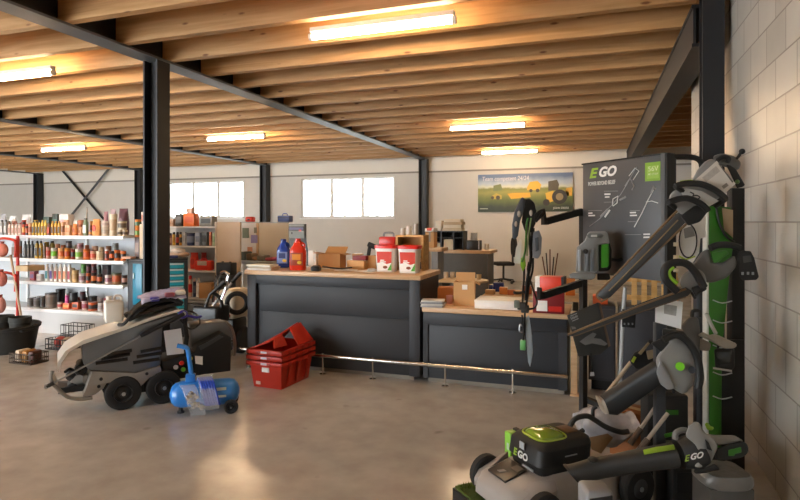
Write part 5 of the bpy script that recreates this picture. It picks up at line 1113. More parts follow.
# ================================================================ power tool display on the right
M_SIGN = mat('4b4d50', .4, 0, .05, 5); M_EG = mat('86b52c', .4, 0, .05); M_DG = mat('2f6c18', .45, 0, .05); M_LIME = mat('a9c23a', .4)
M_TG = mat('8c8b88', .45, 0, .06); M_TG2 = mat('62615e', .5, 0, .08); M_TB = mat('191919', .58, 0, .1); M_TB2 = mat('272624', .5, 0, .1); M_TAN_ = mat('7a6246', .35, .3, .15)
M_INK = mat('d9d9d6', .5); M_INK2 = mat('8d8f90', .5)
BL = Vector((-.094, 4.896, 0)); BE = Vector((.691, -.723, 0)).normalized(); BN = Vector((-BE.y, BE.x, 0))*-1    # BN faces the camera side
if BN.dot(CAM-BL) < 0: BN = -BN
def BP(px, py, off=0):
    r = ray(px, py); A = BL+BN*off; d = (A-CAM).dot(BN)/r.dot(BN); return CAM+r*d
def tp(pts, d, th, m, name, parent, b=.004, seg=2):
    """outline at distance d (one value, or a function of the pixel) made solid by th metres of depth"""
    f = d if callable(d) else (lambda x, y: d)
    cx_ = sum(p[0] for p in pts)/len(pts); cy_ = sum(p[1] for p in pts)/len(pts)
    return MB().prism([D(x, y, f(x, y)) for x, y in pts], ray(cx_, cy_)*th, b, seg).build(name, m, parent)
def tt(pts, d, r, m, name, parent, n=8, sm=5, flat=1, closed=False):
    f = d if callable(d) else (lambda x, y: d)
    P = [D(*p[:2], p[2] if len(p) > 2 else f(*p[:2])) for p in pts]
    if sm: P = smooth_path(P, sm, closed)
    return MB().tube(P, r, n, closed=closed, flat=flat).build(name, m, parent)
def rootat(name, label, cat, px, py, d, z=None):
    p = D(px, py, d)
    if z is not None: p.z = z
    return thing(name, label, cat, p, 0)
# ---------------------------------------------------------------- stand with the sign board
st = thing('display_stand', 'black power tool display stand with a dark sign board reading EGO', 'display stand', BL+BE*.4)
zt = 2.12; zb = 1.235; BW = .80
def bbox(u0, u1, n0, n1, z0, z1, m, name, parent, b=0):
    P = [BL+BE*u+BN*n for u, n in ((u0, n0), (u1, n0), (u1, n1), (u0, n1))]
    return MB().hexa([p+Vector((0, 0, z0)) for p in P]+[p+Vector((0, 0, z1)) for p in P], b).build(name, m, parent)
sg = bbox(0, BW-.03, -.03, 0, zb, zt, M_SIGN, 'sign_board', st, .002)
bbox(BW-.028, BW+.004, -.05, .004, zb-.02, zt+.012, mat('5a5d60', .35, .3), 'edge_profile', st)
bbox(-.012, BW-.03, -.034, .004, zt+.0005, zt+.012, M_TB, 'top_profile', st)
bbox(BW+.005, BW+.02, -.075, .0, .10, zt+.01, M_TB, 'side_return', st)
bbox(-.06, -.012, -.06, -.012, .0, 1.76, M_TB, 'post', st); bbox(BW-.055, BW+.003, -.11, -.052, 0, zt-.02, mat('2a2c30', .4, .2), 'post', st)
bbox(-.06, BW, -.11, -.06, .14, .18, M_TB, 'cross_bar', st)
bbox(-.1, BW+.05, -.3, -.0, 0, .02, M_TB, 'foot_plate', st)
def arm(z0, z1, L, name='arm'):
    P = BL+BE*-.036+BN*-.01
    a = P+Vector((0, 0, z0)); c = P+BN*L+Vector((0, 0, z1))
    h = Vector((0, 0, .028)); w = BE*.02
    MB().hexa([a-w-h, a+w-h, c+w-h, c-w-h, a-w+h, a+w+h, c+w+h, c-w+h]).build(name, M_TB, st)
    MB().hexa([c-w-h, c+w-h, c+w-h+BN*.035, c-w-h+BN*.035, c-w+h*2.4+BN*.02, c+w+h*2.4+BN*.02, c+w+h*2.4+BN*.035, c-w+h*2.4+BN*.035]).build('arm_tip', M_TB, st)
    return c
c1 = arm(1.735, 1.655, .36); c2 = arm(1.14, 1.06, .40)
tt([(671, 157, 4.0), (690, 157, 4.0), (699, 160, 4.0), (702, 168, 4.0), (702, 190, 4.0)], 4, .02, M_TB, 'top_tube', st)
# sign graphics
_ex = (BP(616, 200, .003)-BP(589, 200, .003)).normalized(); up_ = Vector((0, 0, 1))
ex = BE
e_mat, w_mat = mat('8fb53a', .4), mat('e6e6e3', .4)
def wid(a, b_, y): return (BP(b_, y)-BP(a, y)).length
text('E', .105, e_mat, sg, BP(589.3, 178, .0015), ex, up_, width=wid(589.3, 598, 175)+.0, shear=.25, bold=.004)
text('GO', .105, w_mat, sg, BP(598.3, 176.8, .0015), ex, up_, width=wid(598.3, 615.5, 175), shear=.25, bold=.004)
text('POWER BEYOND BELIEF', .042, mat('c9c9c4', .4), sg, BP(588.3, 185.8, .0015), ex, up_, width=wid(588.3, 615.2, 184), bold=.001)
def splate(quad, m, name, par=None, k=1):
    return MB().prism([BP(x, y, .001*k) for x, y in quad], BN*.0015).build(name, m, par or sg)
gq = splate([(645.2, 163), (660.5, 161.3), (660.3, 180.4), (645.2, 181.4)], mat('7fa832', .45), 'green_square')
splate([(647, 166.2), (659, 165), (659, 178), (647, 178.8)], mat('94b84e', .45), 'inner_square', gq, 3)
text('56V', .05, mat('d8e2b0', .4), gq, BP(648, 171.5, .005), ex, up_, width=wid(648, 658, 170)); text('ARC LITHIUM', .02, mat('d8e2b0', .4), gq, BP(648, 175.3, .005), ex, up_, width=wid(648, 658, 174))
def sline(pts, r, m, name='drawn_line'):
    return MB().tube([BP(x, y, .002) for x, y in pts], r, 5, flat=1).build(name, m, sg)
sline([(589.5, 226.5), (600, 218.5), (606, 211), (613, 204), (621, 194), (627, 184), (633, 173), (636.5, 167)], .003, M_INK2, 'pictured_trimmer')
sline([(601, 216.5), (608, 209.5)], .010, M_INK2, 'pictured_motor'); sline([(605, 217), (610, 210)], .008, M_INK, 'pictured_head')
sline([(612.5, 204), (613, 199), (618, 196), (617, 203), (613, 206), (612.5, 204)], .004, M_INK, 'pictured_grip'); sline([(620, 200), (626, 197)], .008, M_INK2, 'pictured_handle')
sline([(625, 186), (630, 178), (634, 186), (632, 190)], .005, M_INK2, 'pictured_battery'); sline([(629, 176), (635, 168), (639, 171), (633, 180)], .003, M_INK, 'pictured_guard')
sline([(634.3, 227), (642, 213), (648, 200), (653.5, 190)], .004, M_INK, 'pictured_pole'); sline([(651.5, 193), (654, 186.5), (655.5, 189)], .007, M_INK2, 'pictured_head'); sline([(646, 202), (652, 201), (658, 203)], .003, M_INK, 'pictured_arm')
for x, y, w, h in ((604.5, 193.5, 6, 1.6), (605, 196.5, 4.5, 1.3), (588.5, 212.6, 4, 1.3), (588.5, 215, 6.5, 1.3), (630, 212, 6, 1.4), (630, 214.8, 7, 1.4), (643.5, 233.6, 6.5, 1.5), (643.5, 236.6, 6, 1.5)):
    splate([(x, y), (x+w, y-.2), (x+w, y+h-.2), (x, y+h)], M_INK, 'caption_line')
for x0, x1, y in ((588.5, 602, 210.4), (604, 618, 191), (604, 613, 202), (630, 640, 210.5), (628, 636, 221.5), (625, 641, 234.5)):
    splate([(x0, y), (x1, y-.2), (x1, y+.25), (x0, y+.45)], M_INK2, 'rule')
# ---------------------------------------------------------------- low dark cabinets behind the stand
for i, (p0, p1, l) in enumerate(((588, 616, 'low dark cabinet behind the display stand, next to the counter'), (618.5, 668, 'low dark cabinet behind the display stand, next to the block wall'))):
    Yc = 5.86; q0, q1 = PY(p0, 300, Yc).x, PY(p1, 300, Yc).x
    q1 = min(q1, .74)
    t = thing('low_cabinet', l, 'cabinet', ((q0+q1)/2, Yc+.2, 0)); MB().box(q0+.004, q1-.004, Yc, Yc+.4, .1, .83, .004).build('body', mat('34353a', .45), t); MB().box(q0+.02, q1-.02, Yc-.012, Yc-.001, .13, .80, .003).build('door', mat('393a3f', .45), t); MB().box(q0+.03, q1-.03, Yc+.04, Yc+.36, 0, .099).build('plinth', M_TB, t)
t = thing('pallet_collar', 'stack of pale wooden slats standing on the low dark cabinets', 'wooden frame', (.5, 6.0, .832))
for k in range(5):
    x = .34+.09*k; MB().box(x, x+.05, 6.0, 6.02, .832, 1.16).build('slat', M_PINE, t)
for z in (.88, 1.06): MB().box(.3, .76, 6.021, 6.04, z, z+.05).build('rail', M_PINE, t)
carton(Vector((.05, 6.05, .832)), .07, .09, .04, 0, 'orange carton on the low cabinet nearest the counter', mat('d8602c', .6), tape=False)
Yc = 5.62; q = PY(574, 300, Yc).x
t = thing('wood_post', 'upright wooden board between the counter end and the display stand', 'board', (q, Yc, 0)); MB().box(q-.03, q+.03, Yc-.01, Yc+.03, 0, .80, .003).build('plank', M_TOP, t); MB().box(q-.035, q+.05, Yc-.03, Yc+.05, 0, .02).build('foot', M_TOP, t)
# ---------------------------------------------------------------- hanging harness on the upper arm
dh = 4.43
t = rootat('harness', 'black and green carrying harness hanging from the upper arm of the display stand', 'harness', 526, 330, dh)
tp([(522, 196.5), (525.5, 199), (524, 210), (520, 222), (518, 236), (515, 240), (512.2, 238.5), (512, 225), (514.5, 211), (518.5, 203)], dh-.05, .05, mat('4a4f56', .5, 0, .12), 'back_pad', t, .012)
tp([(523, 199.5), (529, 198), (534, 202), (536.5, 211), (535.5, 224), (531, 233), (525, 232), (521.5, 222), (523, 208)], dh+.01, .05, mat('2a2c30', .5, 0, .12), 'back_pad', t, .012)
for x, y, a in ((519, 214, .026), (531, 213, .024), (516, 224, .022)):
    MB().ball(D(x, y, dh-.05), a*.55, .012, a).build('vent_window', mat('a8988a', .5), t)
tt([(528, 218, dh-.06), (526.5, 226, dh-.06), (526, 240, dh-.06), (525, 252, dh-.06), (522, 262, dh-.05)], dh, .016, M_DG, 'green_strap', t, 8, 5, .5)
tt([(531, 218, dh-.05), (529.5, 228, dh-.05), (527.5, 245, dh-.05), (527, 256, dh-.05)], dh, .012, mat('9fb27a', .5), 'pale_strap', t, 8, 5, .5)
tp([(520, 239), (522, 240), (520, 264), (514, 263), (516, 248)], dh-.02, .006, mat('d9d4cc', .6), 'paper_tag', t, 0)
tp([(533, 232), (539, 230), (542, 238), (541, 254), (538, 259), (533, 258), (531.5, 245)], dh-.03, .04, mat('8f949c', .4, 0, .1), 'hip_plate', t, .01)
tp([(535, 238), (538.5, 237), (539, 250), (535.5, 252)], dh-.045, .014, mat('5a5f66', .4), 'plate_inset', t, .003)
for P, r in (([(528, 222), (529.5, 240), (531, 255), (529.5, 268), (527, 283), (526, 300)], .02), ([(533, 258), (532.5, 270), (529, 285), (527, 300), (525, 312)], .014), ([(524, 262), (524, 278), (523, 292), (522.5, 305)], .013), ([(529, 262), (528, 272), (534, 292), (537, 302), (534, 308), (528, 309)], .012), ([(525, 292), (518, 293), (514, 292.5)], .018), ([(525, 312), (524.5, 320), (524, 335)], .014), ([(536, 222), (540, 216), (543, 212)], .014), ([(533, 228), (532, 250)], .022)):
    tt([(x, y, dh) for x, y in P], dh, r*1.5, M_TB, 'strap', t, 8, 5, .4)
for x, y, w in ((522, 306, .035), (525, 309, .03), (517, 304, .022)): MB().box(*(lambda c: (c.x-w, c.x+w, c.y-.02, c.y+.02, c.z-.03, c.z+.03))(D(x, y, dh)), b=.008).build('buckle', M_TB2 if w > .025 else mat('6a7064', .5), t)
tt([(520, 325), (523, 327), (522.5, 332), (519.5, 331)], dh, .007, M_SILVER, 'ring', t, 6, 4, 1, True)
tt([(522, 315), (523, 330), (523, 342)], dh, .013, M_TB, 'tail_strap', t, 8, 4, .5)
MB().box(*(lambda c: (c.x-.022, c.x+.022, c.y-.015, c.y+.015, c.z-.04, c.z+.04))(D(523, 345, dh)), b=.006).build('green_clip', mat('5fa05a', .45), t)
tp([(525.5, 318), (529, 315), (532, 335), (533, 352), (531.5, 362), (530, 367), (528, 362), (526.5, 345)], dh, .012, mat('a3aeb4', .35, 0, .08), 'blade_guard', t, .004)
tp([(521, 258), (525, 256), (526, 266), (523, 272), (520.5, 266)], dh-.05, .03, M_EG, 'green_buckle', t, .006)
tp([(534, 214), (541, 209), (545, 208), (546, 214), (538, 221), (534, 222)], dh+.0, .03, M_TB, 'shoulder_pad', t, .01)
# ---------------------------------------------------------------- grey backpack battery on the stand
db = 4.17; Bz = lambda zx, zy: (560+zx/8.34, 220+zy/8.34)
t = rootat('backpack_battery', 'grey backpack battery with a green side window on the display stand', 'battery', *Bz(250, 485), db)
tp([Bz(*p) for p in ((140, 225), (205, 172), (232, 105), (250, 96), (378, 94), (400, 110), (412, 165), (415, 200), (320, 205), (318, 420), (300, 440), (130, 440))], db, .2, M_TG, 'body', t, .014, 3)
tp([Bz(*p) for p in ((322, 200), (352, 170), (412, 180), (430, 250), (428, 395), (405, 425), (322, 432))], db+.02, .17, M_TB, 'side_panel', t, .01)
tp([Bz(*p) for p in ((345, 205), (405, 195), (410, 250), (408, 375), (395, 395), (342, 398))], db+.008, .02, mat('3f8f22', .35), 'green_window', t, .004)
tp([Bz(*p) for p in ((75, 452), (110, 436), (290, 436), (300, 452), (292, 488), (260, 500), (90, 486))], db-.03, .22, M_TG, 'foot', t, .012)
for x0, x1, c in ((150, 175, 'b0b2b4'), (205, 238, '8a8d90'), (255, 285, '7d8084')):
    tp([Bz(x0, 250), Bz(x1, 245), Bz(x1, 425), Bz(x0, 425)], db-.014, .016, mat(c, .4), 'front_rib', t, .004)
tp([Bz(*p) for p in ((220, 128), (245, 112), (345, 112), (365, 130), (345, 150), (240, 150))], db-.006, .01, mat('6e706e', .45), 'handle_recess', t, .002)
tp([Bz(*p) for p in ((258, 124), (310, 122), (310, 142), (258, 142))], db-.014, .01, mat('c9c7c0', .4), 'name_plate', t, 0)
MB().ball(D(*Bz(215, 262), db-.012), .018).build('latch', M_TB, t)
tp([Bz(*p) for p in ((310, 445), (410, 445), (425, 500), (310, 500))], db+.06, .1, M_TB, 'bracket', t, .006)
tt([(611, 259.5, db+.08), (618, 260.5, db+.1), (622, 259, db+.1)], db, .012, M_TB, 'plug', t, 8, 0)
# ---------------------------------------------------------------- dark product card on the lower arm
Cz = lambda zx, zy: (560+zx/7.14, 280+zy/7.14); dc = 4.25
t = rootat('product_card', 'tilted dark product card with a printed saw on the lower arm of the stand', 'card', 588, 353, dc)
tp([Cz(*p) for p in ((50, 252), (272, 160), (345, 480), (290, 530), (130, 545))], dc, .012, mat('3a3936', .4, 0, .15, 8), 'card', t, .001)
tp([Cz(*p) for p in ((272, 160), (290, 165), (362, 470), (345, 480))], dc+.005, .02, mat('6a5544', .5), 'card_edge', t, 0)
text('EGO', .03, M_INK2, t, D(*Cz(78, 285), dc-.002), RGT*.93+UP*.34, UP*.93-RGT*.34, width=.055)
for k in range(3): tp([Cz(75+6*k, 262+18*k-8), Cz(120+6*k, 243+18*k-8), Cz(121+6*k, 250+18*k-8), Cz(76+6*k, 269+18*k-8)], dc-.002, .002, M_INK2, 'text_line', t, 0)
tp([Cz(*p) for p in ((140, 440), (185, 405), (235, 375), (262, 385), (240, 415), (290, 420), (340, 455), (320, 470), (230, 452), (180, 465))], dc-.002, .002, mat('6f6d69', .4), 'pictured_saw', t, 0)
tp([Cz(*p) for p in ((80, 330), (110, 335), (115, 350), (85, 352))], dc-.002, .002, mat('6f6d69', .4), 'pictured_part', t, 0)
tt([(591, 353, dc), (592, 362, dc), (592.5, 372, dc)], dc, .004, M_TB, 'cord', t, 6, 3); tp([(590.5, 372), (594, 372), (594.5, 376), (590, 376)], dc, .006, M_LGREY, 'cord_tag', t, 0)
# ---------------------------------------------------------------- rack tower by the block wall
dt = 3.5
t = thing('rack_tower', 'tall green and black rack tower standing close to the block wall', 'display stand', Vector((D(725, 300, dt).x, D(725, 300, dt).y, 0)))
def vpost(px0, px1, y0, d, th, m, name, z0=.0, b=.004):
    a, c = D(px0, HZ, d), D(px1, HZ, d); zt_ = D(px0, y0, d).z
    P = [a, c, c+FWD*th, a+FWD*th]
    return MB().hexa([Vector((p.x, p.y, z0)) for p in P]+[Vector((p.x, p.y, zt_)) for p in P], b).build(name, m, t)
tp([(709, 206), (731, 207), (733, 245), (728, 290), (722, 350), (721, 462), (709, 462)], dt, .04, M_DG, 'green_panel', t, .004); P_ = D(661, HZ, 3.13); MB().hexa([Vector((P_.x, P_.y, 0))+RGT*x+FWD*y+UP*z for z in (0, 1.09) for x, y in ((-.027, 0), (.027, 0), (.027, .04), (-.027, .04))], .003).build('front_post', mat('34373c', .45, .1), t); vpost(706.5, 709, 207, dt, .05, mat('c9c7be', .4), 'white_edge', .17)
vpost(732, 745, 188, dt+.1, .06, M_TB, 'rear_post', .02); vpost(697, 703.5, 190, dt+.06, .05, mat('3a3d42', .4), 'inner_post', .02)
tt([(716, 205), (719, 222), (726, 236), (734, 242)], dt-.02, .014, M_TB, 'curved_strip', t, 8, 5, .5); tp([(722, 208), (733, 210), (733, 238), (724, 230)], dt-.006, .005, mat('b09a78', .5), 'tan_inset', t, 0)
for y0 in (300, 320, 345, 372, 396): tt([(713, y0), (722, y0+3), (732, y0+1)], dt-.02, .004, M_LGREY, 'wire_hook', t, 6, 3)
a = D(722, HZ, dt+.05); MB().box(a.x-.2, a.x+.13, a.y-.15, a.y+.15, 0, .02).build('foot_plate', M_TB, t)
vpost(703, 745, 340, dt+.05, .03, M_TB, 'lower_panel', .17); 
# black device with a pale rim hung at mid height
t = rootat('charger', 'black charger with glossy front hanging on the green rack tower', 'charger', 722, 372, 3.3)
tp([(714, 349), (734, 347), (735, 366), (732, 371), (715, 368)], 3.28, .09, M_TB, 'body', t, .01); tp([(717, 352), (731, 350.5), (731, 363), (718, 365)], 3.272, .008, mat('2f3232', .15), 'glossy_front', t, .003); tp([(713, 367), (732, 370), (732, 372), (713, 369)], 3.27, .1, mat('b5b3ab', .3), 'pale_rim', t, 0); tt([(718, 350), (718, 344)], 3.33, .006, M_TB, 'hanging_hook', t, 6, 0)
# white card with an oval mark
Wz = lambda zx, zy: (640+zx/6.25, 200+zy/6.25); dw = 3.3
t = rootat('white_tag', 'white tapered product tag with a black oval, on the rack tower', 'tag', *Wz(300, 400), dw)
tp([Wz(*p) for p in ((262, 160), (300, 120), (380, 90), (412, 95), (408, 235), (378, 240), (370, 330), (335, 385), (300, 400), (262, 395), (245, 350), (240, 230))], dw, .008, mat('e9e6e0', .5, 0, .04), 'card', t, .002)
P = [(300+55*math.cos(a), 255+105*math.sin(a)) for a in (2*math.pi*k/24 for k in range(24))]
tt([Wz(*p) for p in P], dw-.004, .004, M_TB, 'oval_mark', t, 6, 0, 1, True); tt([Wz(388, 96), Wz(400, 70)], dw, .004, M_TB, 'hanging_hook', t, 6, 0)
tp([Wz(*p) for p in ((272, 180), (330, 160), (345, 225), (280, 240))], dw-.003, .003, mat('8f8c88', .5), 'grey_print', t, 0)
tp([Wz(*p) for p in ((245, 345), (285, 368), (345, 348), (345, 356), (285, 378), (245, 358))], dw-.003, .003, M_LIME, 'green_line', t, 0)
t = rootat('notched_rail_hanging', 'narrow rail of cream blocks beside the white tag', 'rail', *Wz(225, 440), 3.6)
for y in (265, 345, 425): tp([Wz(208, y), Wz(240, y), Wz(240, y+25), Wz(208, y+25)], 3.6, .03, mat('d2c4a4', .5), 'block', t, .002)
tp([Wz(214, 240), Wz(222, 240), Wz(222, 460), Wz(214, 460)], 3.632, .02, M_TB, 'backing', t, 0)
# ---------------------------------------------------------------- chainsaw with leaflet (uppermost)
Az = lambda zx, zy: (660+zx/7.14, 140+zy/7.14)
dA = lambda x, y: 3.32-.0026*(x-601)
t = rootat('chainsaw', 'uppermost grey chainsaw with a paper leaflet and its bar pointing down to the counter', 'chainsaw', 660, 250, 3.2)
tp([(597, 296), (600, 291.5), (605, 287), (676, 214), (690, 206), (698, 214), (684, 224), (610, 297.5), (603, 299.5)], dA, .014, M_TB2, 'guide_bar', t, .003)
tt([(686, 205), (676, 212), (640, 249.5), (605, 286), (598.5, 292), (597, 296), (600.5, 299.5), (606, 299), (646, 261), (684, 226), (697, 215)], lambda x, y: dA(x, y)+.007, .0075, M_TAN_, 'saw_chain', t, 6, 2)
tt([(609, 291), (645, 254.5), (678, 220)], lambda x, y: dA(x, y)-.002, .004, mat('8a7350', .4, .2), 'bar_groove', t, 6, 0)
tp([(668, 197), (674, 190), (690, 184), (697, 170), (706, 160), (714, 158), (722, 166), (728, 180), (722, 196), (706, 208), (692, 218), (680, 214), (672, 206)], 3.07, .14, M_TG, 'motor_housing', t, .02, 3)
tp([(680, 216), (694, 206), (706, 202), (709, 210), (700, 222), (688, 226)], 3.05, .12, M_TB, 'chain_cover', t, .01)
tp([(712, 156), (722, 153), (735, 156), (742, 163), (738, 171), (728, 168), (716, 164)], 3.06, .1, M_TG2, 'rear_handle', t, .016, 3)
tp([Az(*p) for p in ((245, 290), (405, 148), (540, 312), (452, 392), (420, 352), (300, 308))], 3.03, .004, mat('d8d2c8', .6, 0, .05, 30), 'paper_leaflet', t, 0)
tp([Az(*p) for p in ((300, 270), (400, 185), (430, 222), (330, 300))], 3.027, .002, mat('b9b2a8', .6, 0, .2, 60), 'printed_block', t, 0); tp([Az(*p) for p in ((440, 330), (475, 305), (490, 325), (455, 350))], 3.027, .002, mat('8a8378', .6, 0, .3, 80), 'printed_block', t, 0); tp([Az(*p) for p in ((412, 165), (425, 172), (525, 298), (515, 305))], 3.027, .002, mat('6a655e', .6), 'printed_strip', t, 0)
tp([Az(*p) for p in ((140, 352), (190, 345), (300, 365), (420, 435), (345, 478), (250, 420), (160, 395))], 3.03, .004, mat('c9c5be', .6, 0, .05, 30), 'lower_leaflet', t, 0)
tt([Az(*p) for p in ((215, 372), (240, 385), (235, 400), (262, 395), (285, 410), (270, 420))], 3.028, .003, M_TB, 'scribble', t, 5, 3)
tp([Az(*p) for p in ((468, 172), (505, 172), (545, 212), (608, 322), (590, 335), (548, 345), (525, 290))], 3.06, .016, M_TB, 'hand_guard', t, .005); MB().ball(D(*Az(552, 298), 3.055), .012).build('guard_knob', mat('5a7a3a', .4), t)
tt([Az(470, 150), Az(520, 140), Az(550, 130), Az(575, 95)], 3.07, .008, M_TB, 'lever', t, 8, 3); MB().ball(D(*Az(586, 82), 3.07), .016).build('lever_ball', M_TB, t)
tt([Az(110, 330), Az(180, 312), (700, 184), Az(370, 345), Az(430, 385), Az(470, 420)], 2.99, .017, M_TB, 'front_handle', t, 10, 5)
tt([Az(60, 445), Az(140, 420), Az(210, 420), Az(290, 455), Az(345, 505)], 3.0, .017, M_TB, 'wrap_handle', t, 10, 5)
for a, b_ in ((Az(110, 330), (690, 196)), (Az(470, 420), (716, 206)), (Az(60, 445), (676, 208))): tt([(*a, 2.99), (*b_, 3.1)], 3, .014, M_TB, 'handle_mount', t, 8, 0)
tp([Az(*p) for p in ((140, 290), (230, 282), (250, 300), (150, 305))], 3.01, .02, M_LIME, 'green_badge', t, .003)
tt([Az(410, 145), Az(450, 120), Az(490, 130), Az(480, 160)], 3.05, .012, M_TB, 'trigger_loop', t, 8, 4)
# ---------------------------------------------------------------- hedge trimmer
Hz = lambda zx, zy: (650+zx/5.56, 240+zy/5.56); dH = lambda x, y: 3.2-.0021*(x-567)
t = rootat('hedge_trimmer', 'grey hedge trimmer with a green and black loop handle and long tapering blade', 'hedge trimmer', 650, 300, 3.05)
tp([(566, 335.5), (572, 332), (640, 303), (686, 287), (692, 291), (688, 296), (640, 312), (574, 336.5)], dH, .012, M_TB2, 'blade', t, .003)
tt([(568, 334.5), (640, 305.5), (686, 289)], lambda x, y: dH(x, y)-.003, .006, M_TAN_, 'blade_edge', t, 6, 0); tt([(573, 336.5), (640, 312), (686, 296.5)], lambda x, y: dH(x, y)+.004, .005, mat('5a4a38', .4, .3), 'blade_edge', t, 6, 0)
tp([Hz(*p) for p in ((160, 250), (175, 195), (240, 150), (300, 175), (320, 240), (280, 285), (210, 300))], 2.96, .13, M_TG, 'motor_housing', t, .02, 3)
tp([Hz(*p) for p in ((230, 150), (290, 60), (330, 45), (345, 120), (400, 130), (470, 80), (485, 140), (430, 210), (360, 235), (310, 240))], 2.98, .11, M_TG2, 'rear_body', t, .018, 3)
tt([Hz(*p) for p in ((150, 285), (90, 225), (82, 165), (120, 130), (190, 128), (245, 170), (300, 262))], 2.93, .02, M_TB, 'loop_handle', t, 10, 6)
tt([Hz(*p) for p in ((150, 240), (115, 210), (105, 175), (130, 152))], 2.925, .011, M_EG, 'green_grip', t, 8, 5)
tp([Hz(*p) for p in ((225, 265), (300, 240), (320, 275), (250, 310))], 2.94, .1, M_TB, 'gear_cover', t, .01)
tt([Hz(*p) for p in ((335, 45), (380, 28), (450, 28), (500, 45))], 2.97, .018, M_TB, 'top_handle', t, 10, 5); tp([Hz(*p) for p in ((345, 70), (420, 55), (440, 75), (370, 130), (350, 125))], 2.965, .05, M_DG, 'green_insert', t, .006)
tp([Hz(*p) for p in ((488, 68), (520, 58), (560, 62), (580, 100), (606, 205), (592, 222), (515, 226), (500, 205))], 2.98, .012, M_TB, 'guard_plate', t, .004)
for x, y in ((515, 186), (545, 185), (572, 186)): tp([Hz(x-7, y-8), Hz(x+7, y-8), Hz(x+7, y+8), Hz(x-7, y+8)], 2.977, .003, M_INK2, 'guard_icon', t, 0)
tp([Hz(*p) for p in ((515, 90), (560, 85), (568, 120), (520, 128))], 2.977, .003, mat('3c3a36', .3), 'guard_window', t, 0)
tt([Hz(230, 290), Hz(250, 325), Hz(262, 300), Hz(275, 290)], 2.96, .006, M_TB, 'trigger_wire', t, 6, 3)
# ---------------------------------------------------------------- price card and trimmer deflector
t = rootat('price_card', 'white price card hanging under the hedge trimmer', 'card', 668, 325, 3.25)
tp([(655.5, 297), (683, 302), (681, 329), (655, 322)], 3.11, .004, mat('f4f5f4', .55, 0, .03), 'card', t, 0); tp([(664, 304), (677, 306), (676, 316), (664, 313.5)], 3.107, .002, mat('a8aaa8', .5, 0, .3, 50), 'printed_picture', t, 0)
# ---------------------------------------------------------------- string trimmer head with deflector
Dz = lambda zx, zy: (660+zx/6.25, 320+zy/6.25)
t = rootat('string_trimmer', 'grey trimmer head with a pale curved deflector beside the green tower', 'trimmer', 700, 350, 3.15)
tp([Dz(*p) for p in ((230, 95), (270, 70), (300, 95), (345, 85), (420, 120), (485, 150), (470, 178), (400, 180), (330, 140), (280, 115))], 3.12, .12, mat('a59d90', .45, 0, .06), 'deflector', t, .012)
tp([Dz(*p) for p in ((130, 35), (180, -20), (240, -20), (250, 60), (250, 190), (235, 280), (170, 180), (150, 100))], 3.16, .11, M_TG2, 'motor_head', t, .018, 3)
tp([Dz(*p) for p in ((250, 110), (320, 145), (310, 195), (245, 190))], 3.16, .08, mat('8a7f74', .5), 'head_cover', t, .01)
tt([Dz(290, -40), Dz(320, 30), Dz(350, 85)], 3.11, .01, mat('a8a49a', .4), 'wire_guard', t, 8, 4)
tt([Dz(200, -20), Dz(205, -55), Dz(245, -55), Dz(250, -20)], 3.16, .01, M_TB, 'hanging_hook', t, 8, 3)
# ---------------------------------------------------------------- middle leaf blower with black flat nozzle
t = rootat('leaf_blower', 'leaf blower with a straight black nozzle, above the wrapped grass bag', 'leaf blower', 650, 390, 3.0)
rings = []
for (xa_, ya_), (xb_, yb_), d in (((601, 397), (607, 413), 3.22), ((604, 395), (616, 414), 3.2), ((640, 371.5), (650, 390), 3.08), ((655, 362), (662, 381), 3.02)):
    A, B = D(xa_, ya_, d), D(xb_, yb_, d); c = (A+B)/2; u = (B-A)/2; v = FWD*.05
    rings.append([c+u*math.copysign(abs(math.cos(a))**.6, math.cos(a))+v*math.copysign(abs(math.sin(a))**.6, math.sin(a)) for a in (2*math.pi*k/16 for k in range(16))])
MB().loft(rings).build('nozzle', M_TB, t)
MB().loft([[p+(q-p)*.0 for p, q in zip(rings[0], rings[0])], [p-(rings[1][0]-rings[0][0])*.4 for p in rings[0]]]).build('nozzle_rim', mat('9a8f80', .4), t)
tp([(655, 358), (660, 352), (672, 338), (682, 333), (692, 345), (696, 365), (694, 384), (684, 396), (672, 388), (660, 382)], 2.97, .15, M_TG, 'fan_housing', t, .025, 3)
tp([(660, 360), (668, 372), (676, 388), (668, 390), (660, 384), (656, 372)], 2.955, .04, mat('8c8e90', .4), 'collar', t, .01)
MB().cyl(D(680, 366.5, 2.955), D(680, 366.5, 2.985), .022, n=16).build('green_cap', mat('6fc022', .35), t); MB().cyl(D(692, 370, 2.95), D(692, 370, 2.985), .018, n=14).build('blue_grey_cap', mat('2c3036', .4), t)
tt([(663, 340), (676, 335), (688, 342), (697, 357), (700, 376), (698, 388)], 2.93, .019, M_TB, 'carry_handle', t, 10, 5)
tp([(650, 343), (662, 338), (676, 344), (674, 352), (660, 352)], 2.98, .08, M_TB, 'battery', t, .012)
tp([(662, 328), (684, 331), (690, 340), (676, 340), (662, 336)], 3.02, .1, M_TB2, 'rear_grip', t, .012)
t = rootat('pole_trimmer', 'slim trimmer with a beige tube and black head leaning behind the blower', 'trimmer', 625, 385, 3.35)
tt([(604, 397), (618, 379), (631, 362)], 3.35, .012, mat('a8937a', .4), 'tube', t, 10, 0)
tp([(629, 361), (634, 352), (644, 349), (658, 358), (650, 368), (636, 370)], 3.3, .09, M_TB, 'motor_head', t, .014); tp([(631, 361), (634, 356), (636.5, 357.5), (633.5, 363)], 3.29, .02, M_LIME, 'green_ring', t, 0)
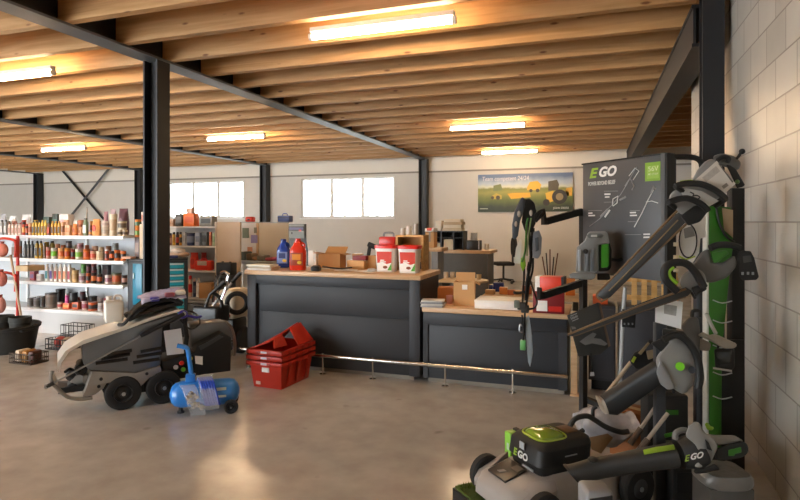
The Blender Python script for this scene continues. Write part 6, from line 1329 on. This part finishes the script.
tp([(638, 353), (648, 342), (650, 343.5), (641, 355)], 3.27, .03, mat('8a7a5c', .4), 'bracket', t, .002); tt([(648, 342), (655, 343), (662, 348)], 3.3, .012, M_TB, 'bracket_arm', t, 8, 3); tp([(646, 351), (655, 349), (659, 356), (648, 360)], 3.285, .06, mat('8f7d62', .5), 'side_cover', t, .006)
t = rootat('pole_saw', 'straight white metal pole with a small black guard plate behind the hedge trimmer', 'pole', 621, 380, 4.0)
tt([(625, 287, 4.15), (623.5, 310, 4.15), (621.5, 345, 4.15), (620, 385, 4.15)], 4, .014, mat('b4b6b6', .55, 0), 'pole', t, 10, 0)
tp([(622, 309), (636, 311), (635, 328), (622, 327)], 4.11, .015, M_TB, 'guard_plate', t, .003)
for x in (624.5, 628.5, 632.5): tp([(x-.8, 322.8), (x+.8, 323), (x+.8, 325), (x-.8, 324.8)], 4.107, .003, M_INK2, 'guard_icon', t, 0)
# ---------------------------------------------------------------- plinth with artificial grass
e = BE; nb = -BN
PC = Vector((-.784, 3.207, 0))
t = thing('display_plinth', 'low black-edged display plinth covered with artificial grass', 'plinth', PC+e*.38+nb*.47)
def pbx(u0, u1, v0, v1, z0, z1, m, name, parent, b=.003):
    P = [PC+e*u+nb*v for u, v in ((u0, v0), (u1, v0), (u1, v1), (u0, v1))]
    return MB().hexa([p+Vector((0, 0, z0)) for p in P]+[p+Vector((0, 0, z1)) for p in P], b).build(name, m, parent)
pbx(0, .76, 0, .89, 0, .105, M_TB, 'base', t); pbx(.012, .748, .012, .878, .1055, .118, mat('4d5f22', .9, 0, .45, 90, 1), 'grass_mat', t, 0)
rg = random.Random(5); o = MB()
for k in range(9000):
    u, v = rg.uniform(.02, .74), rg.uniform(.02, .87)
    if .08 < u < .70 and v < .90: continue
    p = PC+e*u+nb*v; a = rg.uniform(0, 6.28); h = rg.uniform(.012, .024)
    q = Vector((math.cos(a), math.sin(a), 0))*.0022; tip = Vector((rg.uniform(-.008, .008), rg.uniform(-.008, .008), h)); b0 = Vector((p.x, p.y, .118))
    vs = [o._v(b0-q), o._v(b0+q), o._v(b0+tip)]; o.bm.faces.new(vs)
o_ = o.build('grass_blade', mat('5d7426', .8, 0, .4, 60), t); o_['kind'] = 'stuff'
# ---------------------------------------------------------------- mower on the plinth
MO = PC+e*.38+nb*.15; MO.z = .119; rz = math.atan2(e.y, e.x)
def pxl(p): return p
t = thing('lawn_mower', 'grey battery lawn mower with a black motor head on the grass plinth', 'lawn mower', MO, rz); M0 = W(t)
hw = .235
for sx in (-1, 1):
    for y, r in ((.0, .1), (.62, .11)):
        c = Vector((sx*(hw+.02), y, r)); prof = [(r*.5, -.028), (r*.9, -.03), (r, -.018), (r, .018), (r*.9, .03), (r*.5, .028)]
        w_ = MB(M0).lathe(prof, c, (1, 0, 0), 26).build('wheel', M_TYRE, t); MB(M0).lathe([(.005, -.034), (r*.45, -.03), (r*.52, -.02), (r*.52, .02), (r*.45, .03), (.005, .034)], c, (1, 0, 0), 20).build('hub', M_DGREY, w_); MB(M0).cyl(c-Vector((.038, 0, 0)), c+Vector((.038, 0, 0)), r*.12, n=10).build('axle_nut', M_SILVER, w_)
def ring(y, z, w, h, top_):
    """cross-section of the deck at local y: flat-bottomed, rounded shoulders"""
    pts = []
    for k in range(17):
        a = math.pi*k/16; cx_ = math.cos(a); sz = math.sin(a)
        pts.append((w*math.copysign(abs(cx_)**.5, cx_), y, z+h*abs(sz)**.55))
    return pts
deck = [ring(-.135, .06, .12, .05, 0), ring(-.125, .05, .17, .09, 0), ring(-.08, .04, .205, .14, 0), ring(.02, .035, .225, .17, 0), ring(.15, .035, .23, .19, 0), ring(.42, .035, .23, .19, 0), ring(.58, .04, .21, .17, 0), ring(.66, .05, .16, .12, 0)]
MB(M0).loft(deck).build('deck', mat('a19a94', .42, 0, .04), t)
for sx in (-1, 1):
    MB(M0).prism([(sx*.20, -.12, .11), (sx*.235, -.06, .15), (sx*.245, .1, .19), (sx*.2, .12, .225), (sx*.14, .0, .21), (sx*.15, -.1, .15)], (0, 0, -.05), .012).build('fender', mat('958e89', .42, 0, .04), t)
MB(M0).prism([(-.11, -.085, .178), (.05, -.085, .178), (.05, .055, .214), (-.11, .055, .214)], (0, 0, .012), .003).build('label_plate', mat('2e2a27', .35), t)
MB(M0).prism([(-.06, -.06, .198), (-.035, -.06, .198), (-.015, -.03, .205), (-.04, -.03, .205)], (0, 0, .002)).build('printed_mark', M_INK2, t); MB(M0).prism([(-.02, .0, .214), (.04, .0, .214), (.04, .04, .224), (-.02, .04, .224)], (0, 0, .002)).build('printed_block', mat('5a4f46', .4), t)
def sq(z, hx, y0, y1, e_=.3):
    cy = (y0+y1)/2; hy = (y1-y0)/2; f = lambda v: math.copysign(abs(v)**e_, v)
    return [(hx*f(math.cos(a)), cy+hy*f(math.sin(a)), z) for a in (2*math.pi*k/28 for k in range(28))]
hd = MB(M0).loft([sq(.19, .12, .10, .38), sq(.2, .138, .08, .40), sq(.25, .148, .07, .41), sq(.262, .155, .06, .42), sq(.34, .152, .075, .43), sq(.365, .132, .10, .43), sq(.372, .11, .13, .41)]).build('motor_head', M_TB, t)
MB(M0).loft([sq(.366, .1, .115, .30, .6), sq(.385, .09, .125, .29, .6), sq(.398, .06, .15, .26, .6)]).build('battery_window', mat('7f9a30', .12, 0, .1, coat=.6), hd); 
P = [(q[0]*1.02, q[1], .374) for q in sq(.37, .103, .11, .305, .6)]
MB(M0).tube(P, .005, 6, closed=True).build('lime_outline', M_LIME, hd)
MB(M0).box(-.05, .05, .325, .40, .371, .38, .004).build('brown_badge', mat('6a5238', .4), hd)
fx = M0.to_3x3() @ Vector((1, 0, 0)); fz = Vector((0, 0, 1))
text('E', .055, mat('8fb53a', .4), hd, M0 @ Vector((-.075, .0585, .262)), fx, fz, shear=.2, bold=.002); text('GO', .055, M_INK, hd, M0 @ Vector((-.038, .0585, .262)), fx, fz, shear=.2, bold=.002)
MB(M0).box(.0, .09, .060, .068, .224, .236, .002).build('pale_strip', M_INK2, hd)
MB(M0).box(-.02, .02, .056, .063, .315, .352, .002).build('pale_tag', mat('a9b0b4', .4), hd)
MB(M0).box(.151, .156, .22, .3, .3, .306).build('side_line', M_INK2, hd)
q = D(511, 456, 3.5); q.z = 0
t2 = thing('leaflet_box', 'small bright green box on a stem behind the mower motor head', 'box', q, rz); m2 = W(t2)
m2 = m2 @ Matrix.Translation((0, 0, .119))
MB(m2).box(-.025, .035, -.03, .03, .06, .235, .003).build('box', mat('86c440', .4), t2); MB(m2).box(-.025, .035, .031, .06, .05, .245, .003).build('black_back', M_TB, t2); MB(m2).cyl((.01, .045, 0), (.01, .045, .05), .012).build('stem', M_TB, t2); MB(m2).box(-.0, .02, -.032, -.03, .13, .17).build('pale_print', mat('b9c8c0', .4), t2)
# folded handle of the mower
for sx in (-1, 1): MB(M0).tube([(sx*.19, .5, .2), (sx*.19, .66, .26)], .014, 8).build('handle_stub', M_TB, t)
# ---------------------------------------------------------------- plastic wrapped grass bag
t = rootat('grass_bag', 'plastic-wrapped grey grass catcher bag with a black frame behind the mower', 'bag', 605, 440, 3.35)
gz = lambda zx, zy: (560+zx/7.14, 390+zy/7.14)
rg = random.Random(11); rings = []
out = [((135, 185), (120, 250)), ((180, 140), (150, 330)), ((240, 118), (190, 368)), ((310, 122), (230, 392)), ((400, 165), (290, 395)), ((480, 175), (350, 400)), ((525, 160), (440, 330)), ((535, 190), (500, 290))]
for i, (a, c) in enumerate(out):
    A, B = D(*gz(*a), 3.92-.02*i), D(*gz(*c), 3.92-.02*i); cc = (A+B)/2; u = (A-B)/2
    rings.append([cc+u*math.cos(an)*(1+rg.uniform(-.035, .035))+FWD*math.sin(an)*.12*(1+rg.uniform(-.06, .06)) for an in (2*math.pi*k/18 for k in range(18))])
MB().loft(rings).build('wrapped_body', mat('a9a8ac', .18, .1, .35, 16, 1), t)
tt([gz(*p) for p in ((70, 260), (110, 205), (190, 185), (250, 215), (330, 265), (430, 300), (490, 295))], 3.68, .017, M_TB2, 'frame_tube', t, 10, 5)
tt([gz(*p) for p in ((70, 260), (60, 300), (130, 320))], 3.68, .022, mat('3c4026', .5), 'frame_end', t, 10, 4)
tt([gz(*p) for p in ((235, 190), (235, 140), (260, 118))], 3.69, .012, M_TB, 'strap', t, 8, 4)
tp([gz(*p) for p in ((200, 340), (340, 310), (380, 340), (290, 460), (230, 440))], 3.69, .02, mat('8a6a4a', .3, 0, .3), 'brown_liner', t, .004)
# pale poles and a black case behind the blowers
for i, (x0, y0, x1, y1, dd) in enumerate(((630, 444, 663, 396, 3.24), (638, 452, 668, 413, 3.05))):
    t = rootat('tool_shaft', 'pale tool shaft leaning behind the middle blower, %s of two' % ('upper', 'lower')[i], 'shaft', x0, y0, dd)
    tt([(x0, y0), ((x0*2+x1)/3, (y0*2+y1)/3)], dd, .017, mat('5a4c40', .4), 'dark_sleeve', t, 8, 0); tt([((x0*2+x1)/3, (y0*2+y1)/3), (x1, y1)], dd, .011, mat('a89c8c', .4, .2), 'pale_tube', t, 8, 0)
a = D(662, 440, 3.55); t = thing('tool_case', 'black tool case standing between the stand post and the rack tower', 'case', Vector((a.x, a.y, 0)))
MB().hexa([Vector((a.x, a.y, 0))+RGT*x+FWD*y+UP*z for z in (0, .56) for x, y in ((-.09, 0), (.17, 0), (.17, .12), (-.09, .12))], .015).build('body', M_TB, t); MB().hexa([Vector((a.x, a.y, 0))+RGT*x+FWD*y+UP*z for z in (.44, .47) for x, y in ((-.06, -.006), (.1, -.006), (.1, .004), (-.06, .004))]).build('green_line', M_DG, t); MB().tube(smooth_path([Vector((a.x, a.y, 0))+RGT*x+FWD*.06+UP*z for x, z in ((-.02, .555), (-.01, .59), (.09, .59), (.1, .555))], 4), .01).build('handle', M_TB, t)
# brown carton behind the blower
c = D(634, 430, 4.0); carton(Vector((c.x, c.y, .001)), .13, .1, .165, R(-30), 'brown carton standing on the floor inside the display stand', mat('96592a', .6))
# ---------------------------------------------------------------- big leaf blower across the foreground
t = rootat('leaf_blower', 'large black leaf blower lying across the foreground, its flared nozzle by the mower', 'leaf blower', 660, 490, 2.65)
def ell(c, u, v, n=20): return [c+u*math.cos(a)+v*math.sin(a) for a in (2*math.pi*k/n for k in range(n))]
def seg(top_, bot_, d, dep):
    A, B = D(*top_, d), D(*bot_, d); return ell((A+B)/2, (A-B)/2, FWD*dep)
MB().loft([seg((565, 466), (577, 480), 2.80, .05), seg((574, 464), (583, 482), 2.79, .05), seg((588, 459.5), (594, 480), 2.78, .045), seg((604, 456.5), (607, 477), 2.76, .045), seg((640, 449), (644, 471), 2.71, .055), seg((672, 443), (676, 467), 2.66, .06)]).build('nozzle', M_TB2, t)
MB().loft([seg((563.5, 465.5), (577, 481), 2.805, .055), seg((566.5, 465), (579, 481), 2.80, .055)]).build('nozzle_lip', M_TB, t)
MB().ball(D(593, 459.5, 2.74), .025, .03, .012).build('nozzle_ridge', M_TB2, t)
tp([(643, 449.8), (656, 446.8), (674, 444.5), (675, 449.5), (657, 452.5), (644, 455)], 2.598, .03, mat('8fae2e', .4), 'lime_label', t, .002)
MB().loft([seg((676, 440), (682, 468), 2.655, .07), seg((690, 436), (698, 467), 2.63, .085), seg((698, 440), (704, 462), 2.62, .08)]).build('collar', M_TB, t)
text('E', .038, mat('8fb53a', .4), t, D(684.5, 461.5, 2.535), RGT*.97+UP*.2, UP, shear=.2, bold=.001); text('GO', .038, M_INK, t, D(690, 460, 2.535), RGT*.97+UP*.2, UP, shear=.2, bold=.001)
Gz = lambda zx, zy: (640+zx/5, 400+zy/5)
tp([Gz(*p) for p in ((225, 180), (245, 120), (275, 105), (300, 115), (320, 160), (380, 200), (390, 240), (360, 300), (335, 330), (295, 340), (270, 335), (300, 290), (280, 225))], 2.56, .16, M_TG, 'fan_housing', t, .025, 3)
tp([Gz(*p) for p in ((325, 195), (345, 215), (362, 255), (335, 245))], 2.552, .01, M_TB, 'vent_slot', t, .002)
tp([Gz(*p) for p in ((380, 240), (430, 225), (500, 205), (530, 210), (545, 240), (535, 275), (500, 290), (420, 305), (375, 300))], 2.58, .13, M_TB, 'battery', t, .016, 3)
tp([Gz(*p) for p in ((442, 250), (505, 235), (508, 262), (475, 270), (470, 280), (442, 280))], 2.572, .01, M_DG, 'green_mark', t, .002)
tp([Gz(*p) for p in ((310, 165), (380, 175), (470, 175), (520, 205), (500, 215), (390, 230), (330, 200))], 2.6, .12, mat('8a8680', .45), 'top_cover', t, .016, 3)
tt([Gz(*p) for p in ((175, 195), (180, 165), (215, 150), (250, 160))], 2.58, .013, M_TG2, 'carry_handle', t, 8, 5)
tp([Gz(*p) for p in ((265, 345), (330, 335), (375, 315), (405, 350), (330, 365), (270, 370))], 2.57, .1, M_TB, 'foot', t, .01)
tp([Gz(*p) for p in ((322, 118), (340, 110), (350, 130), (370, 135), (365, 152), (335, 150))], 2.62, .03, M_EG, 'green_trigger', t, .006)
tp([Gz(*p) for p in ((120, 170), (165, 160), (165, 180), (125, 190))], 2.72, .03, M_DG, 'green_strip', t, .003)
# dark block added to fill the dark area, and boxes underneath
t = thing('dark_filler', 'dark filler block under the big leaf blower', 'rack', Vector((D(690, 480, 3.05).x, D(690, 480, 3.05).y, 0)))
a = D(684, 470, 3.05)
MB().hexa([Vector((p.x, p.y, z)) for z in (0, .40) for p in (a-RGT*.06, a+RGT*.22, a+RGT*.22+FWD*.2, a-RGT*.06+FWD*.2)], .01).build('body', M_TB, t)
MB().hexa([Vector((p.x, p.y, z)) for z in (.19, .3) for p in (a-RGT*.04-FWD*.006, a+RGT*.1-FWD*.006, a+RGT*.1-FWD*.001, a-RGT*.04-FWD*.001)]).build('dark_plate', mat('0e0e0e', .6), t)  # black plate on the solid block, standing in for a dark gap
a = D(722, 470, 2.75)
t = thing('wrapped_tool_body', 'grey plastic-wrapped tool body under the big blower by the wall', 'tool', Vector((a.x, a.y, .2)))
rings = []
for k, (w_, z) in enumerate(((.09, .385), (.11, .39), (.12, .40), (.12, .43), (.10, .45))):
    rings.append([Vector((a.x, a.y, 0))+RGT*w_*math.copysign(abs(math.cos(an))**.5, math.cos(an))+FWD*.10*math.copysign(abs(math.sin(an))**.5, math.sin(an))+UP*z for an in (2*math.pi*j/20 for j in range(20))])
MB().loft(rings).build('body', mat('6c6965', .35, 0, .25, 14, .6), t)
MB().hexa([Vector((a.x, a.y, 0))+RGT*x+FWD*y+UP*z for z in (0, .384) for x, y in ((-.1, -.08), (.11, -.08), (.11, .09), (-.1, .09))], .006).build('carton_base', mat('4c4a47', .6), t)
a = D(602, 486, 2.50); b0 = Vector((a.x, a.y, 0))
t = thing('battery_charger', 'grey charger box with green lettering beside the mower, under the nozzle', 'charger', b0)
MB().hexa([b0+RGT*x+FWD*y+UP*z for z in (0, .455) for x, y in ((-.07, 0), (.055, 0), (.055, .13), (-.07, .13))], .02, 3).build('body', mat('8d8d8f', .42), t)
MB().hexa([b0+RGT*x+FWD*y+UP*z for x, y, z in ((-.055, -.004, .38), (.045, -.004, .395), (.045, .003, .395), (-.055, .003, .38), (-.055, -.004, .425), (.045, -.004, .44), (.045, .003, .44), (-.055, .003, .425))]).build('dark_strip', M_TB, t)
text('EGO', .03, mat('6fc022', .4), t, b0+RGT*-.05-FWD*.005+UP*.387, RGT+UP*.15, UP, bold=.001)
# ================================================================ daylight, camera
w = bpy.data.worlds.new('sky'); SC.world = w; w.use_nodes = True
N, L = w.node_tree.nodes, w.node_tree.links
bg = N['Background']; bg.inputs['Color'].default_value = (.86, .94, 1, 1); bg.inputs['Strength'].default_value = 12.5
def portal(loc, rot, sx, sy):
    l = bpy.data.lights.new('portal', 'AREA'); l.shape = 'RECTANGLE'; l.size = sx; l.size_y = sy; l.cycles.is_portal = True
    o = bpy.data.objects.new('portal', l); COL.objects.link(o); o.location = loc; o.rotation_euler = rot
portal((-14, Y0-.18, 1.65), (R(90), 0, R(180)), 15, 3.3)
for wv in (W1, W2): portal(((wv[0]+wv[1])/2, Y1+.18, 2.4), (R(90), 0, 0), wv[1]-wv[0], WZ1-WZ0)
cam = bpy.data.cameras.new('camera'); co = bpy.data.objects.new('camera', cam); COL.objects.link(co)
co.location = CAM; co.rotation_euler = (R(90), 0, TH)
cam.sensor_width = 36; cam.lens = F*36/800; cam.shift_y = -(250-HZ)/800; cam.clip_end = 200; cam.clip_start = .05
SC.camera = co
SC.view_settings.view_transform = 'Standard'; SC.view_settings.look = 'None'; SC.view_settings.gamma = 1; SC.view_settings.use_curve_mapping = False
SC.view_settings.exposure = 0.55
for o in bpy.data.objects:
    if '_w' in o: del o['_w']
